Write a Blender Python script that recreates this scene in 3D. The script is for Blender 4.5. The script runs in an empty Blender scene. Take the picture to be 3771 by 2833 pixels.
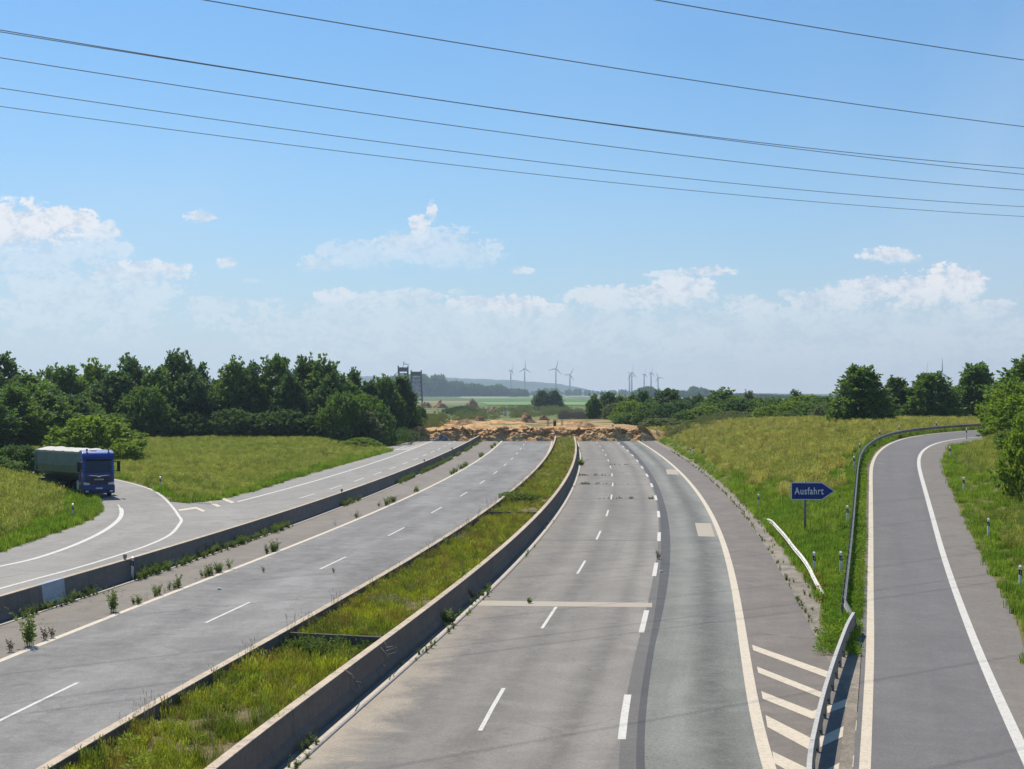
import bpy, bmesh, math, random
import numpy as np
from mathutils import Vector, Matrix, noise as mnoise
R = math.radians
rng = np.random.default_rng(7)
random.seed(7)
scene = bpy.context.scene
COL = scene.collection

# ------------------------------------------------------------------ camera
H = 8.9                      # eye height on the overbridge
cam_d = bpy.data.cameras.new("camera"); cam = bpy.data.objects.new("camera", cam_d); COL.objects.link(cam)
cam.location = (0, 0, H); cam.rotation_euler = (R(90), 0, 0)
cam_d.sensor_width = 36; cam_d.lens = 36 * 5796 / 3771.0
cam_d.shift_y = (1446 - 1416.5) / 3771.0
cam_d.clip_start = 0.5; cam_d.clip_end = 30000
scene.camera = cam

# ------------------------------------------------------------------ sky, sun, exposure
SUN_A, SUN_B = 0.35, 0.72    # shadow offset per metre of height: to the right, towards the viewer
sdir = Vector((-SUN_A, SUN_B, 1)).normalized()
sun_el = math.asin(sdir.z); sun_az = math.atan2(sdir.x, sdir.y)
sun_d = bpy.data.lights.new("sun", 'SUN'); sun = bpy.data.objects.new("sun", sun_d); COL.objects.link(sun)
sun_d.energy = 4.9; sun_d.angle = R(0.5); sun_d.color = (1.0, 0.925, 0.80)
sun.rotation_euler = sdir.to_track_quat('Z', 'Y').to_euler()
SKY_STRENGTH = 0.115

w = bpy.data.worlds.new("World"); scene.world = w; w.use_nodes = True
wt = w.node_tree; wt.nodes.clear()
def N(t, typ, **kw):
    n = t.nodes.new(typ)
    for k, v in kw.items():
        if k.startswith('i'):
            n.inputs[int(k[1:])].default_value = v
        else:
            setattr(n, k, v)
    return n
def M_(t, op, a, b=None, c=None, clamp=False):
    n = t.nodes.new('ShaderNodeMath'); n.operation = op; n.use_clamp = clamp
    for i, x in enumerate((a, b, c)):
        if x is None: continue
        if isinstance(x, (int, float)): n.inputs[i].default_value = x
        else: t.links.new(x, n.inputs[i])
    return n.outputs[0]
def MIX(t, fac, a, b, typ='MIX'):
    n = t.nodes.new('ShaderNodeMix'); n.data_type = 'RGBA'; n.blend_type = typ; n.clamp_factor = True
    for sock, x in ((n.inputs['Factor'], fac), (n.inputs[6], a), (n.inputs[7], b)):
        if isinstance(x, (int, float)): sock.default_value = x
        elif isinstance(x, tuple): sock.default_value = (x[0], x[1], x[2], 1)
        else: t.links.new(x, sock)
    return n.outputs[2]
def SS(t, x, lo, hi):
    n = t.nodes.new('ShaderNodeMapRange'); n.interpolation_type = 'SMOOTHSTEP'
    t.links.new(x, n.inputs[0])
    for i, v in ((1, lo), (2, hi)):
        if isinstance(v, (int, float)): n.inputs[i].default_value = v
        else: t.links.new(v, n.inputs[i])
    return n.outputs[0]

def build_world():
    t = wt
    sky = N(t, 'ShaderNodeTexSky', sky_type='NISHITA', sun_disc=False)
    sky.sun_elevation = sun_el; sky.sun_rotation = sun_az
    sky.altitude = 100; sky.air_density = 1.0; sky.dust_density = 0.8; sky.ozone_density = 2.0
    tc = N(t, 'ShaderNodeTexCoord'); sp = N(t, 'ShaderNodeSeparateXYZ'); t.links.new(tc.outputs['Generated'], sp.inputs[0])
    X, Y, Z = sp.outputs
    az = M_(t, 'ARCTAN2', X, Y)
    el = M_(t, 'ARCSINE', Z)
    # coordinates in "thousandths of a radian"
    cmb = N(t, 'ShaderNodeCombineXYZ'); t.links.new(az, cmb.inputs[0]); t.links.new(M_(t, 'MULTIPLY', el, 1.35), cmb.inputs[1])
    n1 = N(t, 'ShaderNodeTexNoise'); n1.inputs['Scale'].default_value = 55; n1.inputs['Detail'].default_value = 9; n1.inputs['Roughness'].default_value = 0.60
    t.links.new(cmb.outputs[0], n1.inputs['Vector'])
    vor = N(t, 'ShaderNodeTexNoise'); vor.inputs['Scale'].default_value = 210; vor.inputs['Detail'].default_value = 5; vor.inputs['Roughness'].default_value = 0.65
    vor.noise_dimensions = '3D'
    t.links.new(cmb.outputs[0], vor.inputs['Vector'])
    nz = M_(t, 'MULTIPLY', M_(t, 'SUBTRACT', n1.outputs[0], 0.46), 3.4)
    nz = M_(t, 'ADD', nz, M_(t, 'MULTIPLY', M_(t, 'SUBTRACT', vor.outputs[0], 0.5), 2.8))
    # clouds: (u, v, half width, up, down, strength) in photo pixels turned into angles
    C = [(60, 850, 210, 85, 90, .95), (240, 820, 110, 50, 80, .95), (360, 860, 75, 40, 50, .75), (150, 900, 260, 40, 260, .45),
         (745, 803, 52, 24, 20, .75), (835, 975, 38, 24, 16, .7), (920, 1035, 30, 13, 12, .3),
         (480, 1010, 190, 34, 75, .6), (560, 990, 130, 26, 40, .75), (800, 1120, 120, 26, 40, .42), (300, 1080, 330, 80, 200, .42),
         (1180, 980, 75, 35, 30, .45), (1480, 900, 105, 45, 75, .55), (1600, 925, 190, 75, 70, .45), (1350, 935, 150, 45, 60, .38),
         (1545, 838, 40, 42, 55, .85), (1590, 795, 19, 44, 26, .8), (1700, 950, 130, 40, 45, .4),
         (1920, 1003, 42, 16, 12, .6), (1240, 1090, 75, 26, 36, .7), (1400, 1105, 120, 26, 60, .55), (1520, 1092, 110, 24, 60, .55),
         (1760, 1115, 110, 24, 60, .7), (1890, 1122, 120, 30, 60, .8), (1980, 1135, 90, 22, 60, .7), (1690, 1078, 36, 12, 12, .4),
         (2240, 1090, 150, 32, 80, .65), (2400, 1080, 100, 28, 80, .8), (2520, 1065, 110, 42, 90, .8), (2600, 1008, 95, 24, 14, .8), (2470, 1015, 70, 16, 12, .6),
         (2770, 1130, 90, 34, 70, .55), (2705, 1100, 30, 16, 20, .45), (2900, 1085, 36, 16, 16, .4), (3020, 1105, 110, 30, 80, .6),
         (3140, 1080, 90, 40, 90, .75), (3220, 1060, 70, 40, 90, .85), (3360, 1065, 110, 45, 100, .9), (3500, 1045, 85, 56, 90, .98), (3570, 1035, 60, 44, 60, .98),
         (3650, 1135, 90, 24, 70, .55), (3285, 946, 95, 30, 24, .85), (2950, 1160, 120, 28, 60, .4), (3000, 1220, 900, 80, 200, .3), (1700, 1200, 800, 80, 200, .34)]
    d_all = None
    for (u, v, wd, hu, hd, s) in C:
        wd *= 1.16; hu *= 1.22; hd *= 1.25
        a0 = math.atan((u - 1885.5) / 5796); e0 = math.atan((1446 - v) / 5796 * math.cos(a0))
        dx = M_(t, 'MULTIPLY', M_(t, 'SUBTRACT', az, a0), 5796.0 / wd)
        dy = M_(t, 'SUBTRACT', el, e0)
        dn = M_(t, 'MAXIMUM', M_(t, 'MULTIPLY', dy, 5796.0 / hu), M_(t, 'MULTIPLY', dy, -5796.0 / hd))
        rr = M_(t, 'ADD', M_(t, 'MULTIPLY', dx, dx), M_(t, 'MULTIPLY', dn, dn))
        q = M_(t, 'ADD', M_(t, 'SUBTRACT', 1.0, rr), M_(t, 'MULTIPLY', nz, 1.0))
        # crisp above, soft below
        below = M_(t, 'MAXIMUM', M_(t, 'MULTIPLY', dy, -5796.0 / hd), 0.0)
        soft = M_(t, 'ADD', 0.55, M_(t, 'MULTIPLY', below, 1.6))
        m = M_(t, 'MULTIPLY', M_(t, 'MULTIPLY', SS(t, q, 0.0, soft), s * .95), M_(t, 'SUBTRACT', 1.0, M_(t, 'MULTIPLY', below, 0.45)))
        d_all = m if d_all is None else M_(t, 'MAXIMUM', d_all, m)
    # the same kind of low cumulus all the way round, outside this stretch of sky
    n2 = N(t, 'ShaderNodeTexNoise'); n2.inputs['Scale'].default_value = 9; n2.inputs['Detail'].default_value = 8; n2.inputs['Roughness'].default_value = 0.6
    cmb2 = N(t, 'ShaderNodeCombineXYZ'); t.links.new(X, cmb2.inputs[0]); t.links.new(Y, cmb2.inputs[1]); t.links.new(M_(t, 'MULTIPLY', Z, 3.0), cmb2.inputs[2])
    t.links.new(cmb2.outputs[0], n2.inputs['Vector'])
    band = M_(t, 'MULTIPLY', SS(t, el, 0.0, 0.06), SS(t, M_(t, 'MULTIPLY', el, -1.0), -0.2, -0.09))
    side = SS(t, M_(t, 'ABSOLUTE', az), 0.36, 0.5)
    g = M_(t, 'MULTIPLY', M_(t, 'MULTIPLY', SS(t, n2.outputs[0], 0.52, 0.62), band), M_(t, 'MULTIPLY', side, 0.7))
    d_all = M_(t, 'MAXIMUM', d_all, g)
    # thin high veil
    n3 = N(t, 'ShaderNodeTexNoise'); n3.inputs['Scale'].default_value = 3.5; n3.inputs['Detail'].default_value = 4; n3.inputs['Roughness'].default_value = 0.5
    n3.inputs['Distortion'].default_value = 0.6
    t.links.new(tc.outputs['Generated'], n3.inputs['Vector'])
    veil = M_(t, 'MULTIPLY', SS(t, n3.outputs[0], 0.42, 0.75), 0.22)
    # the band of milky air that gathers low over the land
    low = M_(t, 'MULTIPLY', M_(t, 'POWER', 2.718, M_(t, 'MULTIPLY', M_(t, 'ABSOLUTE', el), -1.0 / 0.095)), 0.86)
    K = 1.0 / SKY_STRENGTH
    tint = MIX(t, 1.0, sky.outputs[0], (SKY_TINT[0], SKY_TINT[1], SKY_TINT[2]), 'MULTIPLY')
    c = MIX(t, veil, tint, (0.57 * K, 0.72 * K, 0.92 * K))
    c = MIX(t, low, c, (0.70 * K, 0.72 * K, 0.81 * K))
    shade = SS(t, M_(t, 'ADD', M_(t, 'MULTIPLY', n1.outputs[0], .6), M_(t, 'MULTIPLY', vor.outputs[0], .4)), 0.40, 0.56)
    c = MIX(t, d_all, c, MIX(t, shade, (0.64 * K, 0.70 * K, 0.80 * K), (0.88 * K, 0.89 * K, 0.92 * K)))
    bg = N(t, 'ShaderNodeBackground'); bg.inputs[1].default_value = SKY_STRENGTH
    t.links.new(c, bg.inputs[0])
    out = N(t, 'ShaderNodeOutputWorld'); t.links.new(bg.outputs[0], out.inputs[0])
HAZE = 0.000105
SKY_TINT = (0.385, 0.725, 0.98)
build_world()
w.cycles.sampling_method = 'MANUAL'; w.cycles.sample_map_resolution = 512
scene.view_settings.view_transform = 'Standard'; scene.view_settings.look = 'None'
scene.view_settings.gamma = 1; scene.view_settings.use_curve_mapping = False
scene.view_settings.exposure = 0.0
scene.cycles.max_bounces = 6; scene.cycles.diffuse_bounces = 3; scene.cycles.transparent_max_bounces = 8
scene.cycles.volume_bounces = 0

# ------------------------------------------------------------------ tags, mesh helpers
def tag(o, label=None, cat=None, group=None, kind=None):
    if label: o['label'] = label
    if cat: o['category'] = cat
    if group: o['group'] = group
    if kind: o['kind'] = kind
    return o
def empty(name, loc=(0, 0, 0), rz=0.0):
    o = bpy.data.objects.new(name, None); COL.objects.link(o); o.location = loc; o.rotation_euler = (0, 0, rz)
    o.empty_display_size = 0.3
    return o
def link(name, me, mat=None, parent=None, loc=None):
    o = bpy.data.objects.new(name, me); COL.objects.link(o)
    if mat is not None and not me.materials: me.materials.append(mat)
    if parent is not None: o.parent = parent
    if loc is not None: o.location = loc
    return o
def np_mesh(name, verts, faces, uv=None, smooth=False, attrs=None):
    verts = np.asarray(verts, dtype=np.float32); faces = np.asarray(faces, dtype=np.int32)
    me = bpy.data.meshes.new(name)
    me.vertices.add(len(verts)); me.vertices.foreach_set('co', verts.ravel())
    if len(faces):
        k = faces.shape[1]
        me.loops.add(faces.size); me.loops.foreach_set('vertex_index', faces.ravel())
        me.polygons.add(len(faces))
        me.polygons.foreach_set('loop_start', np.arange(0, faces.size, k, dtype=np.int32))
        if uv is not None:
            l = me.uv_layers.new(name='UVMap'); l.data.foreach_set('uv', np.asarray(uv, dtype=np.float32)[faces.ravel()].ravel())
        if smooth: me.polygons.foreach_set('use_smooth', np.ones(len(faces), dtype=bool))
    if attrs:
        for k_, arr in attrs.items():
            a = me.attributes.new(k_, 'FLOAT', 'POINT'); a.data.foreach_set('value', np.asarray(arr, dtype=np.float32))
    me.update(calc_edges=True)
    return me
class MB:
    """collects shapes into one mesh"""
    def __init__(s): s.v = []; s.f = []
    def poly(s, pts, faces):
        b = len(s.v); s.v += [tuple(p) for p in pts]; s.f += [tuple(b + i for i in f) for f in faces]; return s
    def box(s, x0, x1, y0, y1, z0, z1, taper=None):
        p = [(x0, y0, z0), (x1, y0, z0), (x1, y1, z0), (x0, y1, z0), (x0, y0, z1), (x1, y0, z1), (x1, y1, z1), (x0, y1, z1)]
        return s.poly(p, [(0, 3, 2, 1), (4, 5, 6, 7), (0, 1, 5, 4), (1, 2, 6, 5), (2, 3, 7, 6), (3, 0, 4, 7)])
    def prism(s, prof, a0, a1, axis='y'):
        """closed profile (list of 2-D points) swept along an axis"""
        n = len(prof)
        def mk(p, a):
            return (p[0], a, p[1]) if axis == 'y' else ((a, p[0], p[1]) if axis == 'x' else (p[0], p[1], a))
        pts = [mk(p, a0) for p in prof] + [mk(p, a1) for p in prof]
        fs = [(i, (i + 1) % n, n + (i + 1) % n, n + i) for i in range(n)] + [tuple(range(n))[::-1], tuple(range(n, 2 * n))]
        return s.poly(pts, fs)
    def tube(s, path, r, n=6, r2=None, cap=True):
        path = [Vector(p) for p in path]; m = len(path); b = len(s.v)
        for i, p in enumerate(path):
            d = (path[min(i + 1, m - 1)] - path[max(i - 1, 0)]).normalized()
            up = Vector((0, 0, 1)) if abs(d.z) < .95 else Vector((1, 0, 0))
            e1 = d.cross(up).normalized(); e2 = d.cross(e1)
            rr = r if r2 is None else r + (r2 - r) * i / (m - 1)
            for k in range(n):
                a = 2 * math.pi * k / n; s.v.append(tuple(p + e1 * math.cos(a) * rr + e2 * math.sin(a) * rr))
        for i in range(m - 1):
            for k in range(n):
                s.f.append((b + i * n + k, b + i * n + (k + 1) % n, b + (i + 1) * n + (k + 1) % n, b + (i + 1) * n + k))
        if cap:
            s.f.append(tuple(b + k for k in range(n))[::-1]); s.f.append(tuple(b + (m - 1) * n + k for k in range(n)))
        return s
    def cyl(s, c0, c1, r, n=16): return s.tube([c0, c1], r, n)
    def xf(s, mat):
        s.v = [tuple(mat @ Vector(p)) for p in s.v]; return s
    def mesh(s, name, smooth=False, bevel=0):
        me = bpy.data.meshes.new(name); me.from_pydata(s.v, [], s.f); me.update()
        bm = bmesh.new(); bm.from_mesh(me)
        bmesh.ops.recalc_face_normals(bm, faces=bm.faces)
        if bevel:
            bmesh.ops.remove_doubles(bm, verts=bm.verts, dist=1e-4)
            es = [e for e in bm.edges if len(e.link_faces) == 2 and e.calc_face_angle(0) > 0.5]
            bmesh.ops.bevel(bm, geom=es, offset=bevel, segments=2, affect='EDGES', clamp_overlap=True)
        bm.to_mesh(me); bm.free()
        if smooth:
            for p in me.polygons: p.use_smooth = True
        return me
    def build(s, name, mat, parent=None, smooth=False, bevel=0, loc=None):
        return link(name, s.mesh(name, smooth, bevel), mat, parent, loc)

# ------------------------------------------------------------------ materials
MATS = {}
def mat_base(name, rough=0.9, spec=0.2):
    m = bpy.data.materials.new(name); m.use_nodes = True; t = m.node_tree
    b = t.nodes['Principled BSDF']; b.inputs['Roughness'].default_value = rough
    b.inputs['Specular IOR Level'].default_value = spec
    return m, t, b
def noise_tex(t, scale, detail=4, rough=0.55, vec=None, dist=0.0):
    n = N(t, 'ShaderNodeTexNoise'); n.inputs['Scale'].default_value = scale; n.inputs['Detail'].default_value = detail
    n.inputs['Roughness'].default_value = rough; n.inputs['Distortion'].default_value = dist
    if vec is not None: t.links.new(vec, n.inputs['Vector'])
    return n.outputs[0]
def world_pos(t): return N(t, 'ShaderNodeNewGeometry').outputs['Position']
def scaled(t, vec, s):
    n = N(t, 'ShaderNodeMapping'); n.inputs['Scale'].default_value = s; t.links.new(vec, n.inputs['Vector']); return n.outputs[0]
def bump(t, b, height, strength=0.3, dist=0.02):
    n = N(t, 'ShaderNodeBump'); n.inputs['Strength'].default_value = strength; n.inputs['Distance'].default_value = dist
    t.links.new(height, n.inputs['Height']); t.links.new(n.outputs[0], b.inputs['Normal'])
def simple(name, col, rough=0.6, metal=0.0, spec=0.4, var=0.12, scale=6.0, coat=0.0):
    m, t, b = mat_base(name, rough, spec)
    p = N(t, 'ShaderNodeTexCoord').outputs['Object']
    n = noise_tex(t, scale, 5, 0.6, p)
    f = SS(t, n, 0.3, 0.7)
    c = MIX(t, f, tuple(x * (1 - var) for x in col), tuple(min(1, x * (1 + var)) for x in col))
    t.links.new(c, b.inputs['Base Color']); b.inputs['Metallic'].default_value = metal
    b.inputs['Coat Weight'].default_value = coat
    MATS[name] = m; return m
def road_mat(name, base, light, dark, streak=(0.35, 0.02), tracks=None, patch=0.5, grain=0.25, stain=None, cracks=0.0, silt=0.0):
    """weathered carriageway: UV = metres across, metres along"""
    m, t, b = mat_base(name, 0.82, 0.35)
    uv = N(t, 'ShaderNodeTexCoord').outputs['UV']
    pos = world_pos(t)
    s1 = noise_tex(t, 1.0, 5, 0.6, scaled(t, uv, (streak[0], streak[1], 1)), 0.6)
    s2 = noise_tex(t, 1.0, 6, 0.65, scaled(t, uv, (0.16, 0.07, 1)), 1.2)
    fine = noise_tex(t, 9.0, 5, 0.75, pos)
    grainn = noise_tex(t, 55.0, 2, 0.8, pos)
    c = MIX(t, SS(t, s1, 0.30, 0.70), dark, light)
    c = MIX(t, M_(t, 'MULTIPLY', SS(t, s2, 0.35, 0.7), patch), c, base)
    if tracks:
        sx = N(t, 'ShaderNodeSeparateXYZ'); t.links.new(uv, sx.inputs[0])
        ux = M_(t, 'ADD', sx.outputs[0], M_(t, 'MULTIPLY', M_(t, 'SUBTRACT', noise_tex(t, 1.0, 2, 0.5, scaled(t, uv, (0.0, 0.05, 1))), 0.5), 0.5))
        acc = None
        for (c0, wd, amt) in tracks:
            d = M_(t, 'DIVIDE', M_(t, 'SUBTRACT', ux, c0), wd)
            g = M_(t, 'MULTIPLY', M_(t, 'POWER', 2.718, M_(t, 'MULTIPLY', M_(t, 'MULTIPLY', d, d), -1.0)), amt)
            acc = g if acc is None else M_(t, 'ADD', acc, g)
        wob = M_(t, 'ADD', 0.45, noise_tex(t, 1.0, 4, 0.6, scaled(t, uv, (0.3, 0.045, 1))))
        acc = M_(t, 'MULTIPLY', acc, wob)
        pos_f = M_(t, 'ADD', 1.0, acc)
        cc = N(t, 'ShaderNodeCombineColor')
        for i in range(3): t.links.new(pos_f, cc.inputs[i])
        c = MIX(t, 1.0, c, cc.outputs[0], 'MULTIPLY')
    if stain:
        f = M_(t, 'MULTIPLY', SS(t, noise_tex(t, 0.5, 7, 0.7, pos, 0.8), 0.5, 0.75), stain[1])
        c = MIX(t, f, c, stain[0])
    if cracks:
        dn_ = N(t, 'ShaderNodeTexNoise'); dn_.inputs['Scale'].default_value = .8; dn_.inputs['Detail'].default_value = 4; t.links.new(pos, dn_.inputs['Vector'])
        ad = N(t, 'ShaderNodeVectorMath'); ad.operation = 'MULTIPLY_ADD'; t.links.new(dn_.outputs[1], ad.inputs[0]); ad.inputs[1].default_value = (1.6, 1.6, 0); t.links.new(pos, ad.inputs[2])
        vo = N(t, 'ShaderNodeTexVoronoi'); vo.feature = 'DISTANCE_TO_EDGE'; vo.inputs['Scale'].default_value = 1.0; t.links.new(scaled(t, ad.outputs[0], (.30, .12, 0)), vo.inputs['Vector'])
        cf = M_(t, 'MULTIPLY', M_(t, 'SUBTRACT', 1.0, SS(t, vo.outputs['Distance'], 0.0, 0.016)), M_(t, 'MULTIPLY', SS(t, noise_tex(t, 0.15, 3, 0.5, pos), .45, .6), cracks))
        c = MIX(t, cf, c, (0.05, 0.045, 0.04))
    # small spots, spills and patched aggregate
    sp_ = SS(t, noise_tex(t, 2.6, 6, 0.8, pos, 1.0), 0.60, 0.74)
    c = MIX(t, M_(t, 'MULTIPLY', sp_, .40), c, tuple(x * .6 for x in dark))
    mt_ = SS(t, noise_tex(t, 1.1, 8, 0.82, pos, .4), 0.38, 0.66)
    c = MIX(t, M_(t, 'MULTIPLY', mt_, .50), c, tuple(min(1, x * 1.2) for x in light))
    big_ = SS(t, noise_tex(t, 0.22, 5, 0.65, pos, 1.4), 0.40, 0.62)
    c = MIX(t, M_(t, 'MULTIPLY', big_, .35), c, tuple(x * .9 for x in dark))
    if silt:
        sv = N(t, 'ShaderNodeSeparateXYZ'); t.links.new(uv, sv.inputs[0])
        rag = M_(t, 'MULTIPLY', M_(t, 'SUBTRACT', noise_tex(t, .45, 6, .7, pos, .6), .42), silt * 5.0)
        sf = M_(t, 'SUBTRACT', 1.0, SS(t, M_(t, 'SUBTRACT', sv.outputs[0], rag), -0.3, 1.3))
        c = MIX(t, M_(t, 'MULTIPLY', M_(t, 'MULTIPLY', sf, M_(t, 'SUBTRACT', 1.15, SS(t, sv.outputs[1], 36.0, 75.0))), .75), c, (0.42, 0.35, 0.265))
    fine2 = SS(t, noise_tex(t, 16.0, 6, 0.8, pos), 0.34, 0.66); fine3 = SS(t, fine, 0.34, 0.66)
    g = M_(t, 'ADD', 1.0 - grain, M_(t, 'MULTIPLY', M_(t, 'ADD', M_(t, 'MULTIPLY', fine3, 0.8), M_(t, 'MULTIPLY', fine2, 1.2)), grain))
    cc = N(t, 'ShaderNodeCombineColor')
    for i in range(3): t.links.new(g, cc.inputs[i])
    c = MIX(t, 1.0, c, cc.outputs[0], 'MULTIPLY')
    t.links.new(c, b.inputs['Base Color'])
    bump(t, b, grainn, 0.25, 0.01)
    MATS[name] = m; return m
def paint_mat(name, col, wear=0.4, under=(0.19, 0.185, 0.175)):
    m, t, b = mat_base(name, 0.7, 0.3)
    pos = world_pos(t)
    a = noise_tex(t, 7.0, 7, 0.75, pos); c2 = noise_tex(t, 40.0, 3, 0.7, pos)
    f = M_(t, 'MULTIPLY', SS(t, M_(t, 'ADD', M_(t, 'MULTIPLY', a, .6), M_(t, 'MULTIPLY', c2, .4)), 0.49, 0.60), wear)
    c = MIX(t, f, col, under)
    c = MIX(t, M_(t, 'MULTIPLY', SS(t, noise_tex(t, 1.3, 4, 0.6, pos), .4, .7), 0.2), c, (0.42, 0.36, 0.27))
    t.links.new(c, b.inputs['Base Color']); MATS[name] = m; return m
def concrete_mat(name, col, dark, stain=0.5, rough=0.9):
    m, t, b = mat_base(name, rough, 0.25)
    pos = world_pos(t)
    a = noise_tex(t, 1.4, 6, 0.65, scaled(t, pos, (1, 1, 2.5)))
    streaks = noise_tex(t, 1.0, 5, 0.7, scaled(t, pos, (6, 6, 0.6)))
    moss = noise_tex(t, 5.0, 6, 0.75, pos)
    c = MIX(t, SS(t, a, 0.3, 0.7), tuple(x * 1.08 for x in col), tuple(x * .86 for x in col))
    c = MIX(t, M_(t, 'MULTIPLY', SS(t, streaks, 0.45, 0.75), stain * .6), c, dark)
    c = MIX(t, M_(t, 'MULTIPLY', SS(t, moss, 0.54, 0.70), stain), c, dark)
    oi = N(t, 'ShaderNodeObjectInfo')
    c = MIX(t, M_(t, 'MULTIPLY', oi.outputs['Random'], 0.22), c, dark)
    t.links.new(c, b.inputs['Base Color']); bump(t, b, moss, 0.4, 0.02)
    MATS[name] = m; return m
def leaf_mat(name, c1, c2, c3=None, trans=0.3, rough=0.6):
    """leaf blades: colour varies leaf by leaf, clump by clump and plant by plant"""
    m, t, b = mat_base(name, rough, 0.25)
    geo = N(t, 'ShaderNodeNewGeometry')
    isl = geo.outputs['Random Per Island']
    n = noise_tex(t, 0.55, 4, 0.6, geo.outputs['Position'])
    f = M_(t, 'ADD', M_(t, 'MULTIPLY', isl, 0.5), M_(t, 'MULTIPLY', SS(t, n, 0.32, 0.68), 0.5))
    c = MIX(t, f, c1, c2)
    oi = N(t, 'ShaderNodeObjectInfo')
    if c3 is not None:
        c = MIX(t, M_(t, 'MULTIPLY', oi.outputs['Random'], 0.7), c, c3)
    t.links.new(c, b.inputs['Base Color'])
    tr = N(t, 'ShaderNodeBsdfTranslucent'); t.links.new(MIX(t, 0.5, c, (c2[0] * 1.3, c2[1] * 1.4, c2[2] * .7)), tr.inputs[0])
    mx = N(t, 'ShaderNodeMixShader'); mx.inputs[0].default_value = trans
    t.links.new(b.outputs[0], mx.inputs[1]); t.links.new(tr.outputs[0], mx.inputs[2])
    t.links.new(mx.outputs[0], t.nodes['Material Output'].inputs[0])
    MATS[name] = m; return m
def grass_mat(name, a, b_, c_, s1=0.12, s2=0.9, trans=0.35):
    """colour by place (patches of seeding, green and dry grass) and by tuft"""
    m, t, b = mat_base(name, 0.7, 0.15)
    pos = world_pos(t)
    n1 = noise_tex(t, s1, 5, 0.6, pos, 0.5); n2 = noise_tex(t, s2, 5, 0.65, pos)
    oi = N(t, 'ShaderNodeObjectInfo')
    c = MIX(t, SS(t, n1, 0.36, 0.64), a, b_)
    c = MIX(t, M_(t, 'MULTIPLY', SS(t, n2, 0.42, 0.68), 0.75), c, c_)
    k = M_(t, 'ADD', 0.72, M_(t, 'MULTIPLY', oi.outputs['Random'], 0.6))
    cc = N(t, 'ShaderNodeCombineColor')
    for i in range(3): t.links.new(k, cc.inputs[i])
    c = MIX(t, 1.0, c, cc.outputs[0], 'MULTIPLY')
    t.links.new(c, b.inputs['Base Color'])
    tr = N(t, 'ShaderNodeBsdfTranslucent'); t.links.new(c, tr.inputs[0])
    mx = N(t, 'ShaderNodeMixShader'); mx.inputs[0].default_value = trans
    t.links.new(b.outputs[0], mx.inputs[1]); t.links.new(tr.outputs[0], mx.inputs[2])
    t.links.new(mx.outputs[0], t.nodes['Material Output'].inputs[0])
    MATS[name] = m; return m

# ------------------------------------------------------------------ plan of the place (metres; x right, y away, road level 0)
F = 5796.0
def P(u, v, z=0.0):
    y = F * (H - z) / (v - 1446.0); return np.array([(u - 1885.5) * y / F, y, z])
def fit(pts, deg, z=0.0):
    q = np.array([P(u, v, z) for u, v in pts])
    yy = np.log(q[:, 1]); c = np.polyfit(yy, q[:, 0], deg, w=1.0 / np.sqrt(q[:, 1]))
    return lambda y: np.polyval(c, np.log(np.maximum(y, 18.0)))
def interp(ys, xs):
    ys = np.array(ys, float); xs = np.array(xs, float); o = np.argsort(ys); ys = ys[o]; xs = xs[o]
    # monotone-free cubic (Catmull-Rom) through the points
    m = np.gradient(xs, ys)
    def f(y):
        y = np.clip(np.asarray(y, float), ys[0], ys[-1]); i = np.clip(np.searchsorted(ys, y) - 1, 0, len(ys) - 2)
        h = ys[i + 1] - ys[i]; t = (y - ys[i]) / h
        return ((2 * t**3 - 3 * t**2 + 1) * xs[i] + (t**3 - 2 * t**2 + t) * h * m[i] + (-2 * t**3 + 3 * t**2) * xs[i + 1] + (t**3 - t**2) * h * m[i + 1])
    return f
kerbR = fit([(2123, 1641), (2132, 1659), (2141, 1699), (2134.5, 1731), (2116, 1781), (2089, 1835), (2017, 1930), (1935.6, 2020), (1854, 2102), (1764, 2205), (1673.6, 2295.5), (1560.6, 2395), (1429.5, 2508), (1284.8, 2616.5), (1153.7, 2738.5), (1049.7, 2829)], 3)
dash1 = fit([(2204.6, 1643), (2219, 1657.4), (2231.7, 1675.5), (2243.5, 1695.4), (2251, 1719.8), (2255, 1749.2), (2255.7, 1785.8), (2250, 1828.3), (2233, 1890), (2201, 1972), (2141, 2087.8), (2030.6, 2273.6), (1808.8, 2610)], 3)
dash2 = fit([(2288.7, 1643), (2308.6, 1657.4), (2328, 1676), (2347, 1696.3), (2365.6, 1721.6), (2383, 1750.5), (2399, 1787), (2412.6, 1834), (2421, 1893), (2422, 1973.4), (2411, 2089.6), (2379, 2276.8), (2296.4, 2615)], 3)
def z3(l): return [(1800 + x / 2.212, 1600 + y / 2.212) for x, y in l]
def z5(l): return [(2600 + x / 2.212, 2083 + y / 2.212) for x, y in l]
def z4(l): return [(2600 + x / 2.212, 1700 + y / 2.212) for x, y in l]
def a5(l): return [(2750 + x / 2.1665, 1250 + y / 2.1665) for x, y in l]
def a2(l): return [(900 + x / 2.4578, 1250 + y / 2.4578) for x, y in l]
def a1(l): return [(x / 2.4578, 1250 + y / 2.4578) for x, y in l]
def b1(l): return [(x / 2.212, 1900 + y / 2.212) for x, y in l]
seamR0 = fit(z3([(1190, 170), (1290, 250), (1350, 340), (1400, 440), (1440, 580), (1458, 700), (1462, 830), (1455, 950), (1457, 1050), (1458, 1200), (1445, 1400), (1412, 1659)]) + [(2350, 2560), (2300, 2740)], 3)
seamR = lambda y: np.maximum(seamR0(y), dash2(y) + .62)
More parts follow.
